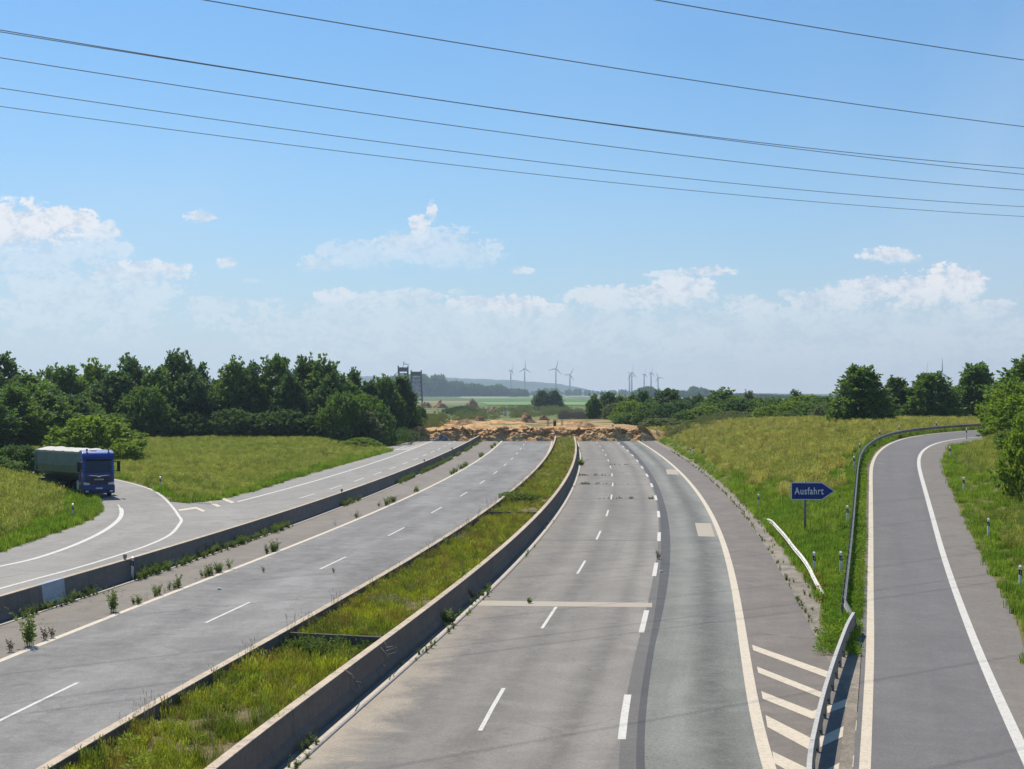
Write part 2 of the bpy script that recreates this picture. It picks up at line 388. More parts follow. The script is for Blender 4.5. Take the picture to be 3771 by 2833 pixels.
solidL = fit(z3([(1205, 65), (1330, 125), (1450, 200), (1550, 300), (1640, 400), (1720, 520), (1790, 660), (1820, 760), (1860, 880), (1910, 1010), (1960, 1200)]) + [(2708.5, 2254.8), (2740, 2399.5), (2756, 2526), (2774, 2670.7), (2794.4, 2833)], 3)
shldR = fit(z3([(1330, 60), (1480, 130), (1640, 240), (1760, 340), (1900, 470), (2040, 610), (2130, 710)]) + z4([(130, 250), (250, 400), (400, 590), (520, 750), (640, 960), (770, 1160), (860, 1340), (920, 1480), (1000, 1640)]), 3)
dirtR = lambda y: shldR(y) + np.interp(y, [30, 60, 100, 160, 300], [1.0, 1.05, .9, .8, .9])
edgeL = fit([(0, 2435.7), (144.7, 2374.7), (293.8, 2306.9), (452, 2248), (633, 2175.8), (768.5, 2126), (949, 2062.7), (1099, 2001.7), (1216, 1954), (1352, 1902), (1449, 1856), (1510, 1823.7), (1632, 1762.7), (1713.7, 1718), (1766.6, 1689), (1814, 1657.6), (1842, 1632), (1848.7, 1621)], 3)
dashL = fit([(820, 2268), (1214, 2078), (1454, 1960.5), (1707.9, 1819), (1777.5, 1774), (1830.7, 1738.6), (1891.5, 1686), (1928.5, 1634.5), (128, 2590)], 3)
wallLt = fit([(135.6, 2833), (361.7, 2712), (474.7, 2653), (610, 2576), (723, 2504), (859, 2431.6), (1000, 2350), (1126.6, 2277.4), (1253, 2200.5), (1375, 2132.7), (1470, 2083), (1555.5, 2026.6), (1668.6, 1954), (1750, 1904.5), (1800, 1866.7), (1899.5, 1794), (1949, 1758), (1994, 1713), (2017, 1681), (2030.6, 1649.7), (2035, 1622.6)], 3, 0.95)
barrL = fit([(0, 2196), (149, 2153), (226, 2130.6), (479, 2058), (678, 1995), (859, 1940.7), (1000, 1904.5), (1144, 1848), (1266, 1811.5), (1469.6, 1736), (1591.7, 1689.4), (1673, 1652.8), (1746, 1612), (1770.7, 1602)], 3, 0.95)
solidC = fit([(900, 1842), (1103.4, 1789), (1250, 1742), (1388, 1699.6), (1469.6, 1675), (1530.7, 1650.8), (1579.5, 1628)], 2)
dashC = fit([(1134, 1827), (1236.9, 1794.4), (1321, 1766), (1389.5, 1743), (1449, 1722.8), (1498, 1705), (1536, 1689.4), (1571, 1675), (1624, 1648.7)], 2)
wallR_in = lambda y: kerbR(y) - 0.62          # right median wall, its left face
# right slip road: climbs to the right
zr = interp([-60, 0, 45, 60, 70, 82, 102, 120, 135, 150, 165, 180, 200, 260, 400], [0, 0, 0, .02, .12, .42, 1.3, 2.15, 2.8, 3.4, 3.88, 4.2, 4.4, 4.5, 4.5])
def solve(pts, zf):
    out = []
    for u, v in pts:
        lo, hi = 20.0, 400.0
        for _ in range(50):
            mid = (lo + hi) / 2
            if H - float(zf(mid)) - (v - 1446) * mid / F > 0: lo = mid
            else: hi = mid
        out.append(((u - 1885.5) * lo / F, lo))
    return out
def rfit(pts, zf, extra=(), deg=5):
    q = np.array(solve(pts, zf) + list(extra)); o = np.argsort(q[:, 1]); q = q[o]
    s0 = (q[2, 0] - q[0, 0]) / (q[2, 1] - q[0, 1])
    q = np.concatenate([[(q[0, 0] - s0 * (q[0, 1] - 10), 10.0)], q])
    yy = np.arange(10.0, q[-1, 1], 1.0); xx = interp(q[:, 1], q[:, 0])(yy)
    for _ in range(3):                      # a road edge has no kinks
        pad = np.concatenate([2 * xx[0] - xx[6:0:-1], xx, 2 * xx[-1] - xx[-2:-8:-1]])
        xx = np.convolve(pad, np.ones(13) / 13, 'valid')
    return lambda y: np.interp(y, yy, xx)
rampL = rfit([(3185, 2833), (3197, 2583), (3206, 2399), (3205, 2200), (3207, 2016), (3207, 1850), (3207, 1780), (3209, 1711.6), (3220.8, 1679), (3248.5, 1651.6), (3285, 1628.5), (3350, 1610), (3419, 1598.5), (3534.7, 1589), (3622, 1583)], zr, [(72, 208)])
rampR = rfit([(3799, 2833), (3700, 2625), (3600, 2396), (3572, 2319), (3531, 2211), (3486, 2084), (3445, 1944), (3409, 1813), (3388, 1740), (3380, 1697.7), (3387, 1670), (3410, 1647), (3451.6, 1628.5), (3507, 1617), (3553, 1610)], zr, [(68, 186), (88, 204)])
rshR = rfit([(3771, 2310), (3665, 2148), (3599, 2016), (3571.6, 1956), (3534.7, 1877.7), (3497.7, 1794.7), (3470, 1721), (3464, 1690), (3480, 1665), (3510, 1643), (3560, 1620)], zr, [(11.8, 30), (13.8, 40), (16.3, 50), (62, 170), (82, 190)], 6)
# left slip road (the lorry is on it)
zl = interp([-60, 100, 112, 128, 145, 165, 200, 300, 420], [0, 0, .08, .5, .85, 1.1, 1.2, 1.2, 1.2])
lrL = interp([-50, 40, 70, 88.2, 98, 108, 115.4, 121, 127, 134, 142, 150, 158, 166], [-27.5, -27.5, -28, -28.7, -28.9, -29.2, -30.2, -31.6, -33.6, -36.6, -41.0, -46.5, -53.5, -62])
lrR = interp([60, 71.6, 75.4, 79.6, 84.9, 91.8, 97.2, 105.3, 110, 113.4, 119, 125, 131, 137, 145, 153, 161, 170], [-24.4, -23.3, -22.8, -22.2, -21.7, -21.3, -21.4, -22.4, -23.2, -24.1, -25.6, -27.4, -29.5, -32.2, -36.5, -41.8, -48.5, -58])
lrW = interp([60, 81.2, 83, 88.2, 94.8, 104.2, 113.6, 117.6, 121], [-27, -26.2, -25.8, -25.5, -25.7, -26.6, -28.2, -29.2, -30.3])
fieldE = interp([124, 127, 138, 158, 179, 203, 227, 243, 247, 260, 275, 296], [-26.4, -25.0, -23.6, -22.6, -21.6, -20.2, -19, -18.7, -20.2, -20.1, -19.4, -18.3])

def sm(t): t = np.clip(t, 0, 1); return t * t * (3 - 2 * t)
def vnoise(x, y, s, seed=0):
    """cheap smooth value noise"""
    x = np.asarray(x, float) / s + seed * 17.3; y = np.asarray(y, float) / s + seed * 9.1
    xi = np.floor(x).astype(np.int64); yi = np.floor(y).astype(np.int64); fx = sm(x - xi); fy = sm(y - yi)
    def h(a, b):
        n = (a * 374761393 + b * 668265263 + seed * 69069) & 0x7fffffff
        n = ((n ^ (n >> 13)) * 1274126177) & 0x7fffffff
        return ((n ^ (n >> 16)) & 0xffff) / 65535.0
    return (h(xi, yi) * (1 - fx) + h(xi + 1, yi) * fx) * (1 - fy) + (h(xi, yi + 1) * (1 - fx) + h(xi + 1, yi + 1) * fx) * fy - 0.5
def fbm(x, y, s, oc=5, seed=0, gain=.55):
    """layered noise, each layer turned so no axis shows"""
    o = 0; a = 1.0; x = np.asarray(x, float); y = np.asarray(y, float)
    for k in range(oc):
        c_, s_ = math.cos(.9 * k + seed), math.sin(.9 * k + seed); o = o + a * vnoise(x * c_ - y * s_, x * s_ + y * c_, s, seed + k * 7); s *= .5; a *= gain
    return o
def Zt(x, y):
    x = np.asarray(x, float); y = np.asarray(y, float)
    yc = np.clip(y, 18, 296)
    # right: meadow rising from the carriageway to the slip road
    xs = dirtR(yc); yr = np.clip(y, 18, 207); xl = rampL(yr) - 1.9; xr_ = rshR(np.clip(y, 30, 190))
    cap = np.where(y < 240, zr(np.clip(y, -60, 400)), np.interp(y, [240, 262, 335, 420, 500], [4.45, 4.2, 2.3, 0.9, 0.0]))
    wd = np.maximum(xl - xs, 0.5)
    slope = np.maximum(0.21, cap / wd)
    d = np.maximum(x - xs, 0)
    tt = d * slope / np.maximum(cap, 1e-3)
    z = cap * np.where(tt < 1, 1 - (1 - np.clip(tt, 0, 1))**1.35, 1.0)
    z = np.where(x > xs, z, 0.0)
    db = np.where(y < 205, np.maximum(x - xr_ - 0.4, 0), 0)
    z = z + 3.2 * sm(db / 14.0)
    # left: slip road level and the bank beside it
    yl = np.clip(y, -50, 166)
    ll = lrL(yl)
    zleft = zl(np.clip(y, -60, 420)) * sm((-23.5 - x) / 8.0)
    dl = np.where(y < 170, np.maximum(ll - 0.6 - x, 0), np.maximum(-70 - x, 0))
    fade = 1 - sm((y - 150) / 25.0)
    zb = 2.5 * sm((dl - .5) / 12.5) * fade * sm((y - 60) / 35.0)
    z = np.where(x < -15, zleft + zb, z)
    # heap end and dirt plateau beyond the cut-off road
    pl = sm((y - 294) / 5.0) * (1 - sm((y - 400) / 90.0)) * 1.9
    inside = sm((x + 34) / 10.0) * (1 - sm((x - 24) / 14.0))
    z = np.where(y > 290, np.maximum(z * (1 - inside), 0) + pl * inside + (1 - inside) * 0, z)
    # gentle unevenness off the roads
    fe_ = np.where(y > 126, fieldE(np.clip(y, 124, 296)), ll)
    onL = np.where((y > 100) & (y < 172), np.maximum(x - lrR(np.clip(y, 60, 170)) - .4, 0) , 99)
    inner = np.where(x < ll, np.maximum(ll - x, 0), np.minimum(onL, np.maximum(fe_ - x, 0)))
    wL = np.where(x < -12, inner, 0)
    wR = np.where((x > xs) & ((x < xl) | (y > 210)), np.minimum(x - xs, np.where(y < 210, xl - x, 99)), np.where((x > xr_) & (y < 210), x - xr_, 0))
    wt_ = np.where(y > 300, 1.0, sm((np.where(x > 0, wR, wL) - .5) / 3.0)) * np.clip((y - 30) / 30, 0, 1)
    z = z + (vnoise(x, y, 7, 3) * 0.28 + vnoise(x, y, 2.3, 4) * 0.10) * wt_
    # far land is level with slight swells
    z = np.where(y > 480, vnoise(x, y, 160, 6) * 0.3 * sm((y - 480) / 200), z)
    return z
def zt(x, y): return float(Zt(np.array([x]), np.array([y]))[0])
def G(u, v):
    """point of the land seen in that direction"""
    lo = 30.0; step = 1.0; y = lo
    while y < 900:
        z = zt((u - 1885.5) * y / F, y)
        if H - (v - 1446) * y / F <= z: break
        y += step
    return Vector(((u - 1885.5) * y / F, y, zt((u - 1885.5) * y / F, y)))
def at(u, y, dz=0.0):
    x = (u - 1885.5) * y / F; return Vector((x, y, zt(x, y) + dz))

def paved(x, y):
    """True on any road surface"""
    yc = np.clip(y, 18, 296)
    a = (x > barrL(yc) - .3) & (x < dirtR(yc) - .1) & (y < 292)
    b = (x > np.where(y < 126, lrL(np.clip(y, -50, 166)), fieldE(np.clip(y, 124, 296)))) & (x <= barrL(yc)) & (y < 292)
    c = (x > lrL(np.clip(y, -50, 166))) & (x < lrR(np.clip(y, 60, 170)) + .35) & (y > 100) & (y < 170)
    d = (x > rampL(np.clip(y, 18, 207)) - .35) & (x < rshR(np.clip(y, 30, 190))) & (y < 207)
    e = (y < 54) & (x > shldR(yc) - .5) & (x < rampR(np.clip(y, 18, 200)) + 3)
    return a | b | c | d | e

# ------------------------------------------------------------------ materials used
ground_m, t, b = mat_base("ground_soil", 0.95, 0.1)
pos = world_pos(t); sx = N(t, 'ShaderNodeSeparateXYZ'); t.links.new(pos, sx.inputs[0])
n1 = noise_tex(t, 0.14, 6, 0.62, pos, 0.5); n2 = noise_tex(t, 1.6, 6, 0.7, pos); n3 = noise_tex(t, 12.0, 4, 0.75, pos)
c = MIX(t, SS(t, n1, 0.36, 0.64), (0.24, 0.205, 0.062), (0.15, 0.165, 0.042))
c = MIX(t, M_(t, 'MULTIPLY', SS(t, n2, 0.42, 0.66), 0.6), c, (0.225, 0.190, 0.082))
c = MIX(t, M_(t, 'MULTIPLY', SS(t, n3, 0.45, 0.7), 0.45), c, (0.055, 0.06, 0.022))
# beyond the cut: scrub and bare loess, then fields of the plain
far = SS(t, sx.outputs[1], 470.0, 560.0)
vor = N(t, 'ShaderNodeTexVoronoi'); vor.feature = 'F1'; vor.inputs['Scale'].default_value = 1.0
t.links.new(scaled(t, pos, (0.0016, 0.0035, 0.0)), vor.inputs['Vector'])
cr = N(t, 'ShaderNodeValToRGB'); sc_ = N(t, 'ShaderNodeSeparateColor'); t.links.new(vor.outputs['Color'], sc_.inputs[0]); t.links.new(sc_.outputs[0], cr.inputs[0])
cr.color_ramp.interpolation = 'CONSTANT'
els = cr.color_ramp.elements; els[0].color = (0.10, 0.16, 0.045, 1); els[1].position = 0.3; els[1].color = (0.20, 0.22, 0.085, 1)
for p_, col_ in ((0.5, (0.085, 0.13, 0.05, 1)), (0.7, (0.30, 0.27, 0.15, 1)), (0.85, (0.12, 0.20, 0.06, 1))):
    e = els.new(p_); e.color = col_
fc = MIX(t, M_(t, 'MULTIPLY', SS(t, noise_tex(t, 0.02, 5, 0.6, pos), .4, .65), 0.5), cr.outputs[0], (0.13, 0.15, 0.07))
scrubf = M_(t, 'SUBTRACT', 1.0, SS(t, sx.outputs[1], 760.0, 1000.0))
fc = MIX(t, scrubf, fc, MIX(t, SS(t, noise_tex(t, 0.035, 5, 0.65, scaled(t, pos, (1, .5, 1))), .42, .6), (0.11, 0.145, 0.045), (0.19, 0.20, 0.08)))
c = MIX(t, far, c, fc)
# loess plateau
pf = M_(t, 'MULTIPLY', SS(t, sx.outputs[1], 291.0, 295.0), M_(t, 'SUBTRACT', 1.0, SS(t, M_(t, 'ADD', sx.outputs[1], M_(t, 'MULTIPLY', n1, 200.0)), 470.0, 530.0)))
inx = M_(t, 'MULTIPLY', SS(t, M_(t, 'ADD', sx.outputs[0], M_(t, 'MULTIPLY', n1, 14.0)), -22.0, -16.0), M_(t, 'SUBTRACT', 1.0, SS(t, M_(t, 'ADD', sx.outputs[0], M_(t, 'MULTIPLY', n1, 14.0)), 34.0, 44.0)))
dirt = MIX(t, SS(t, noise_tex(t, 1.0, 6, 0.7, scaled(t, pos, (.12, .45, 1)), .8), .40, .60), (0.58, 0.40, 0.21), (0.30, 0.165, 0.08))
dirt = MIX(t, SS(t, noise_tex(t, 0.09, 5, 0.6, scaled(t, pos, (1, .8, 1))), .46, .58), dirt, (0.15, 0.16, 0.055))
c = MIX(t, M_(t, 'MULTIPLY', pf, inx), c, dirt)
t.links.new(c, b.inputs['Base Color']); bump(t, b, n3, 0.6, 0.1)

concrete_m = concrete_mat("shaded_barrier_concrete", (0.20, 0.18, 0.158), (0.085, 0.072, 0.06), 0.5)  # weathered sides, darkened further in the colour to deepen their shade
wall_m = concrete_mat("shaded_median_concrete", (0.175, 0.152, 0.128), (0.07, 0.058, 0.048), 0.5)  # same here: shade on the wall sides painted into the concrete colour
cap_m = concrete_mat("sunlit_weathered_top", (0.62, 0.50, 0.37), (0.20, 0.16, 0.11), 0.7)  # worn pale top, kept light against the sides as painted sunlight
patchc_m = concrete_mat("blue_grey_concrete", (0.42, 0.47, 0.52), (0.25, 0.29, 0.33), 0.25)
right_m = road_mat("right_concrete_lanes", (0.202, 0.182, 0.156), (0.245, 0.221, 0.190), (0.159, 0.143, 0.125), (0.5, 0.03),
                   [(1.2, .9, -.16), (2.6, .5, .18), (3.75, .4, -.26), (5.3, .6, .20), (6.9, .45, .30), (6.2, .3, -.20)], 0.5, 0.28, silt=.9, cracks=.25)
aux_m = road_mat("grey_green_asphalt_lane", (0.163, 0.162, 0.141), (0.211, 0.207, 0.179), (0.125, 0.125, 0.110), (0.4, 0.03),
                 [(.9, .5, .42), (1.85, .45, -.42), (2.9, .5, .48)], 0.3, 0.4)
shr_m = road_mat("hard_shoulder_asphalt", (0.176, 0.149, 0.125), (0.202, 0.172, 0.146), (0.146, 0.123, 0.105), (0.3, 0.02), None, 0.5, 0.25, ((0.31, 0.255, 0.19), 0.65), .6)
seam_m = road_mat("dark_seam_asphalt", (0.070, 0.068, 0.070), (0.085, 0.082, 0.083), (0.055, 0.053, 0.055), (0.5, 0.05), None, 0.4, 0.25)
seam2_m = road_mat("old_seam_asphalt", (0.133, 0.125, 0.112), (0.150, 0.139, 0.125), (0.116, 0.107, 0.097), (0.5, 0.05), None, 0.4, 0.3)
left_m = road_mat("left_grey_lanes", (0.185, 0.172, 0.161), (0.275, 0.262, 0.245), (0.125, 0.118, 0.112), (0.3, 0.045),
                  [(1.0, .5, -.08), (2.9, .5, -.08), (4.0, .4, .06), (5.2, .5, -.08), (7.1, .5, -.06)], 0.45, 0.28, cracks=.3)
shl_m = road_mat("brown_shoulder_concrete", (0.202, 0.172, 0.141), (0.232, 0.198, 0.163), (0.163, 0.138, 0.112), (0.5, 0.08), None, 0.5, 0.3, ((0.36, 0.29, 0.20), 0.35), .9)
coll_m = road_mat("light_collector_asphalt", (0.258, 0.242, 0.217), (0.297, 0.277, 0.247), (0.219, 0.205, 0.186), (0.35, 0.04),
                  [(1.6, .5, -.07), (3.4, .5, -.06), (5.5, .5, -.05)], 0.5, 0.2, ((0.42, 0.38, 0.31), 0.3), .4)
ramp_m = road_mat("slip_road_asphalt", (0.148, 0.138, 0.133), (0.164, 0.153, 0.147), (0.132, 0.122, 0.120), (0.6, 0.02),
                  [(1.1, .5, .07), (2.9, .5, .05)], 0.5, 0.25)
rsh_m = road_mat("slip_road_shoulder", (0.194, 0.168, 0.141), (0.211, 0.184, 0.154), (0.172, 0.149, 0.125), (0.4, 0.03), None, 0.5, 0.25, ((0.28, 0.24, 0.19), 0.3), .4)
dirtstrip_m = road_mat("silted_verge_strip", (0.26, 0.215, 0.165), (0.32, 0.27, 0.21), (0.14, 0.12, 0.09), (1.2, 0.5), None, 0.4, 0.5, ((0.09, 0.085, 0.04), 0.7))
gutter_m = road_mat("gutter_concrete", (0.224, 0.205, 0.175), (0.258, 0.234, 0.201), (0.163, 0.148, 0.125), (1.2, 0.4), None, 0.4, 0.4)
gore_m = road_mat("gore_asphalt_silt", (0.215, 0.178, 0.135), (0.285, 0.24, 0.18), (0.155, 0.13, 0.105), (0.8, 0.4), None, 0.45, 0.3, ((0.42, 0.34, 0.235), 0.85), .5)
kerb_m = paint_mat("kerb_stone", (0.56, 0.49, 0.40), 0.6, (0.22, 0.19, 0.15))
cream_m = paint_mat("cream_line_paint", (0.68, 0.58, 0.44), 0.65, (0.36, 0.30, 0.23))
white_m = paint_mat("white_line_paint", (0.68, 0.645, 0.575), 0.6, (0.3, 0.29, 0.27))
creamold_m = paint_mat("cream_patch_concrete", (0.44, 0.37, 0.285), 0.5, (0.28, 0.235, 0.18))
joint_m = simple("joint_filler", (0.075, 0.07, 0.062), 0.9)
jointl_m = simple("pale_joint", (0.36, 0.34, 0.31), 0.9)
soil_m = simple("median_soil", (0.17, 0.125, 0.055), 0.95, var=.4, scale=3)

# ------------------------------------------------------------------ the ground sheet
def axis(parts):
    out = []
    for a, b_, s in parts: out += list(np.arange(a, b_, s))
    return np.array(out)
def geo(a, b_, n): return list(np.geomspace(a, b_, n))
xsA = np.array([-v for v in geo(130, 5200, 26)][::-1] + list(np.arange(-129, 130, 1.0)) + geo(130, 5200, 26))
ysA = np.array([-80, -50, -30, -10, 5] + list(np.arange(15, 300, 1.0)) + list(np.arange(300, 480, 3.0)) + list(np.arange(480, 800, 16.)) + geo(800, 7000, 40))
XX, YY = np.meshgrid(xsA, ysA); ZZ = Zt(XX, YY)
pv = paved(XX, YY)
pv0 = pv.copy()
for d_ in (-1, 1):
    pv[:, 1:-1] |= np.roll(pv0, d_, 1)[:, 1:-1]
    pv[1:-1, :] |= np.roll(pv0, d_, 0)[1:-1, :]
ZZ = ZZ - 0.07 * pv
md = (XX > wallLt(np.clip(YY, 18, 296)) - 1.0) & (XX < kerbR(np.clip(YY, 18, 296)) + .8) & (YY < 296)
ZZ = np.where(md, -0.12, ZZ)
nx, ny = len(xsA), len(ysA)
idx = np.arange(nx * ny).reshape(ny, nx)
fcs = np.stack([idx[:-1, :-1], idx[:-1, 1:], idx[1:, 1:], idx[1:, :-1]], -1).reshape(-1, 4)
ground = link("ground", np_mesh("ground", np.stack([XX, YY, ZZ], -1).reshape(-1, 3), fcs, smooth=True), ground_m)
tag(ground, kind='structure')

# ------------------------------------------------------------------ ribbons
def ribbon(name, fl, fr, y0, y1, dz, mat, parent=None, kind=None, step=2.0, nx_=1, thick=0.0):
    ys = np.linspace(y0, y1, max(2, int(math.ceil((y1 - y0) / step)) + 1))
    L = np.array([float(fl(y)) for y in ys]); Rr = np.array([float(fr(y)) for y in ys])
    vs = []; uv = []
    for k in range(nx_ + 1):
        s = k / nx_; x = L + (Rr - L) * s
        vs.append(np.stack([x, ys, Zt(x, ys) + dz], -1)); uv.append(np.stack([x - L, ys], -1))
    n = len(ys); V = np.concatenate(vs); U = np.concatenate(uv); f = []
    for k in range(nx_):
        for i in range(n - 1): f.append((k * n + i, (k + 1) * n + i, (k + 1) * n + i + 1, k * n + i + 1))
    if thick:
        m = len(V); V2 = V.copy(); V2[:, 2] -= thick; V = np.concatenate([V, V2]); U = np.concatenate([U, U])
        for i in range(n - 1):
            f.append((i, i + 1, m + i + 1, m + i)); q = nx_ * n
            f.append((q + i + 1, q + i, m + q + i, m + q + i + 1))
        f.append((0, m, m + nx_ * n, nx_ * n)); f.append((n - 1, nx_ * n + n - 1, m + nx_ * n + n - 1, m + n - 1))
    o = link(name, np_mesh(name, V, f, U), mat, parent)
    if kind: tag(o, kind=kind)
    return o
def off(f, d): return lambda y: f(y) + d
Y0, Y1 = 12.0, 291.0
# right carriageway
right_cw = ribbon("right_carriageway", off(kerbR, .2), dash2, Y0, Y1, 0.0, right_m, kind='structure', nx_=2)
seam_old = lambda y: dash2(y) + np.interp(y, [20, 60, 100, 300], [.42, .40, .12, .10])
ribbon("old_seam", dash2, seam_old, Y0, Y1, 0.001, seam2_m, right_cw)
ribbon("seam_strip", seam_old, seamR, Y0, Y1, 0.001, seam_m, right_cw)
aux = ribbon("exit_lane", seamR, off(solidL, .02), Y0, Y1, 0.0, aux_m, kind='structure', nx_=2)
shoulder = ribbon("right_hard_shoulder", off(solidL, .02), shldR, Y0, Y1, 0.0, shr_m, kind='structure')
ribbon("silted_edge", shldR, dirtR, 54, Y1, 0.003, dirtstrip_m, kind='structure', step=1.0)
ribbon("gore_pavement", shldR, off(rampL, -.3), Y0, 54.2, 0.002, gore_m, kind='structure', nx_=3)
ribbon("edge_line", solidL, off(solidL, .32), Y0, 290, 0.006, cream_m, aux)
gut = ribbon("gutter", off(wallR_in, .2), kerbR, Y0, 284, -0.02, gutter_m, kind='structure')
kb = ribbon("kerb_edging", kerbR, off(kerbR, .24), Y0, 284, 0.035, kerb_m, kind='structure', thick=.1)
def arc_dashes(f, name, mat, parent, first, period, length, width, last, dz=0.006):
    s = first
    while s < last:
        # period measured along the road
        y = s; ext = length
        sl = float(f(s + 1) - f(s)); k = 1 / math.sqrt(1 + sl * sl)
        ribbon(name, off(f, -width / 2), off(f, width / 2), s, s + ext * k, dz, mat, parent, step=3.0)
        s += period * k
arc_dashes(dash1, "lane_dash", white_m, right_cw, 41.6 - 18.05, 18.05, 6, .125, 288)
arc_dashes(off(dash2, .03), "lane_dash", white_m, right_cw, 40.6 - 18.05, 18.05, 6, .21, 288)
# transverse repair strip, pale patches, joints
def quad(name, pts, mat, parent=None, dz=0.007, z=0.0, kind=None):
    V = []
    for p in pts:
        g = P(p[0], p[1], z); V.append((g[0], g[1], float(Zt(g[0], g[1])) + dz if z == 0.0 and g[1] < 290 else z + dz))
    o = link(name, np_mesh(name, V, [tuple(range(len(V)))], [(v[0], v[1]) for v in V]), mat, parent)
    if kind: tag(o, kind=kind)
    return o
quad("repair_strip", [(1735, 2231), (2401, 2237), (2402, 2221), (1760, 2212)], creamold_m, right_cw, 0.0045)
quad("pale_patch", z3([(1452, 326), (1548, 328), (1532, 288), (1443, 285)]), creamold_m, aux, 0.0045)
quad("pale_patch", z3([(1706, 831), (1842, 834), (1806, 726), (1679, 722)]), creamold_m, aux, 0.0045)
def cross_strip(name, f0, f1, y, wd, mat, parent, dz=0.004):
    ribbon(name, f0, f1, y - wd / 2, y + wd / 2, dz, mat, parent, step=1)
for v in (1645, 1659, 1676, 1686, 1697, 1713, 1726, 1752, 1760, 1784, 1837, 1898, 1990):
    y = 51584 / (v - 1446.0)
    cross_strip("joint", off(kerbR, .25), dash2, y, 0.10 + y * .0006, jointl_m if v in (1686, 1697, 1726, 1898, 1659, 1645) else joint_m, right_cw)
# gore hatching
for q in ([(375, 648), (385, 692), (1000, 920), (1015, 872)], [(415, 825), (425, 874), (930, 1076), (950, 1036)],
          [(450, 1025), (462, 1087), (868, 1252), (920, 1230), (922, 1165), (868, 1188)], [(485, 1220), (500, 1317), (850, 1507), (870, 1415)],
          [(540, 1515), (555, 1612), (850, 1775), (850, 1665)],
          [(600, 1830), (620, 1950), (850, 2100), (850, 1965)]):
    quad("hatch_stripe", z5(q), cream_m, shoulder, 0.0075)
for q in ([(985, 1150), (990, 1205), (1236, 1115), (1238, 1052)], [(925, 1400), (930, 1482), (1224, 1345), (1228, 1262)],
          [(880, 1720), (885, 1800), (1205, 1640), (1210, 1542)], [(870, 2010), (870, 2120), (1195, 1960), (1200, 1850)]):
    quad("hatch_stripe", z5(q), cream_m, shoulder, 0.0075)
ribbon("gutter_band", off(rampL, -.62), off(rampL, -.30), Y0, 62, 0.008, dirtstrip_m, kind='structure')
# right slip road
ramp = ribbon("slip_road", off(rampL, -.28), rampR, Y0, 207, 0.012, ramp_m, kind='structure', nx_=3, step=1.5)
ribbon("slip_road_shoulder", rampR, lambda y: rshR(max(y, 30)), Y0, 207, 0.012, rsh_m, kind='structure', nx_=2, step=1.5)
ribbon("edge_line", off(rampL, -.14), off(rampL, .14), Y0, 206, 0.018, cream_m, ramp, step=1.5)
ribbon("edge_line", off(rampR, -.15), off(rampR, .15), Y0, 206, 0.018, white_m, ramp, step=1.5)
# left carriageway
wallL_out = lambda y: wallLt(y)
left_cw = ribbon("left_carriageway", edgeL, off(wallLt, .1), Y0, Y1, 0.0, left_m, kind='structure', nx_=3)
ribbon("left_shoulder", off(barrL, .2), edgeL, Y0, Y1, 0.0, shl_m, kind='structure', nx_=2)
ribbon("shoulder_kerb", off(barrL, .52), off(barrL, .68), Y0, 290, 0.03, kerb_m, kind='structure', thick=.06)
ribbon("edge_line", off(edgeL, -.05), off(edgeL, .22), Y0, 290, 0.006, cream_m, left_cw)
ribbon("edge_line", off(wallLt, -.75), off(wallLt, -.55), 60, 290, 0.006, cream_m, left_cw)
arc_dashes(dashL, "lane_dash", white_m, left_cw, 42.5 - 18.6, 18.6, 6, .125, 286)
# collector road and left slip road
coll = ribbon("collector_road", lambda y: float(lrL(y)) if y < 125.6 else float(fieldE(y)), barrL, Y0, 125.4, 0.0, coll_m, kind='structure', nx_=26, step=1.0)
coll2 = ribbon("collector_road", fieldE, barrL, 125.4, Y1, 0.0, coll_m, kind='structure', nx_=4, step=1.5)
lramp = ribbon("left_slip_road", lrL, off(lrR, .3), 125.4, 165, 0.001, coll_m, kind='structure', nx_=14, step=1)
ribbon("edge_line", off(lrR, -.02), off(lrR, .20), 45, 160, 0.008, white_m, lramp, step=1)
ribbon("edge_line", off(lrW, -.16), off(lrW, .16), 45, 118.5, 0.008, white_m, lramp, step=1)
ribbon("edge_line", off(lrW, -.05), off(lrW, .05), 118.5, 121, 0.008, white_m, lramp, step=1)
ribbon("edge_line", off(solidC, -.13), off(solidC, .13), 128, 289, 0.007, white_m, coll2)
ribbon("lane_dash", off(lrR, 2.2), off(lrR, 2.3), 84, 98, 0.007, white_m, lramp)
arc_dashes(dashC, "lane_dash", white_m, coll2, 132.5, 12.6, 6, .16, 288)
for q in ([(1755, 1530), (1785, 1522), (1862, 1554), (1835, 1563)], [(1875, 1480), (1905, 1470), (2002, 1509), (1968, 1519)], [(2005, 1449), (2032, 1441), (2128, 1476), (2092, 1485)], [(1618, 1545), (1618, 1558), (1790, 1533), (1775, 1519)]):
    quad("hatch_stripe", a1(q), cream_m, coll2, .012)
for k in range(7):
    y = 244 + k * 5.5
    o = ribbon("hatch_stripe", off(solidC, -2.2 + k * .25), off(solidC, -.2), y, y + 2.0, 0.007, white_m, coll2)
ribbon("edge_line", off(solidC, -2.4), off(solidC, -2.2), 240, 262, 0.007, white_m, coll2)

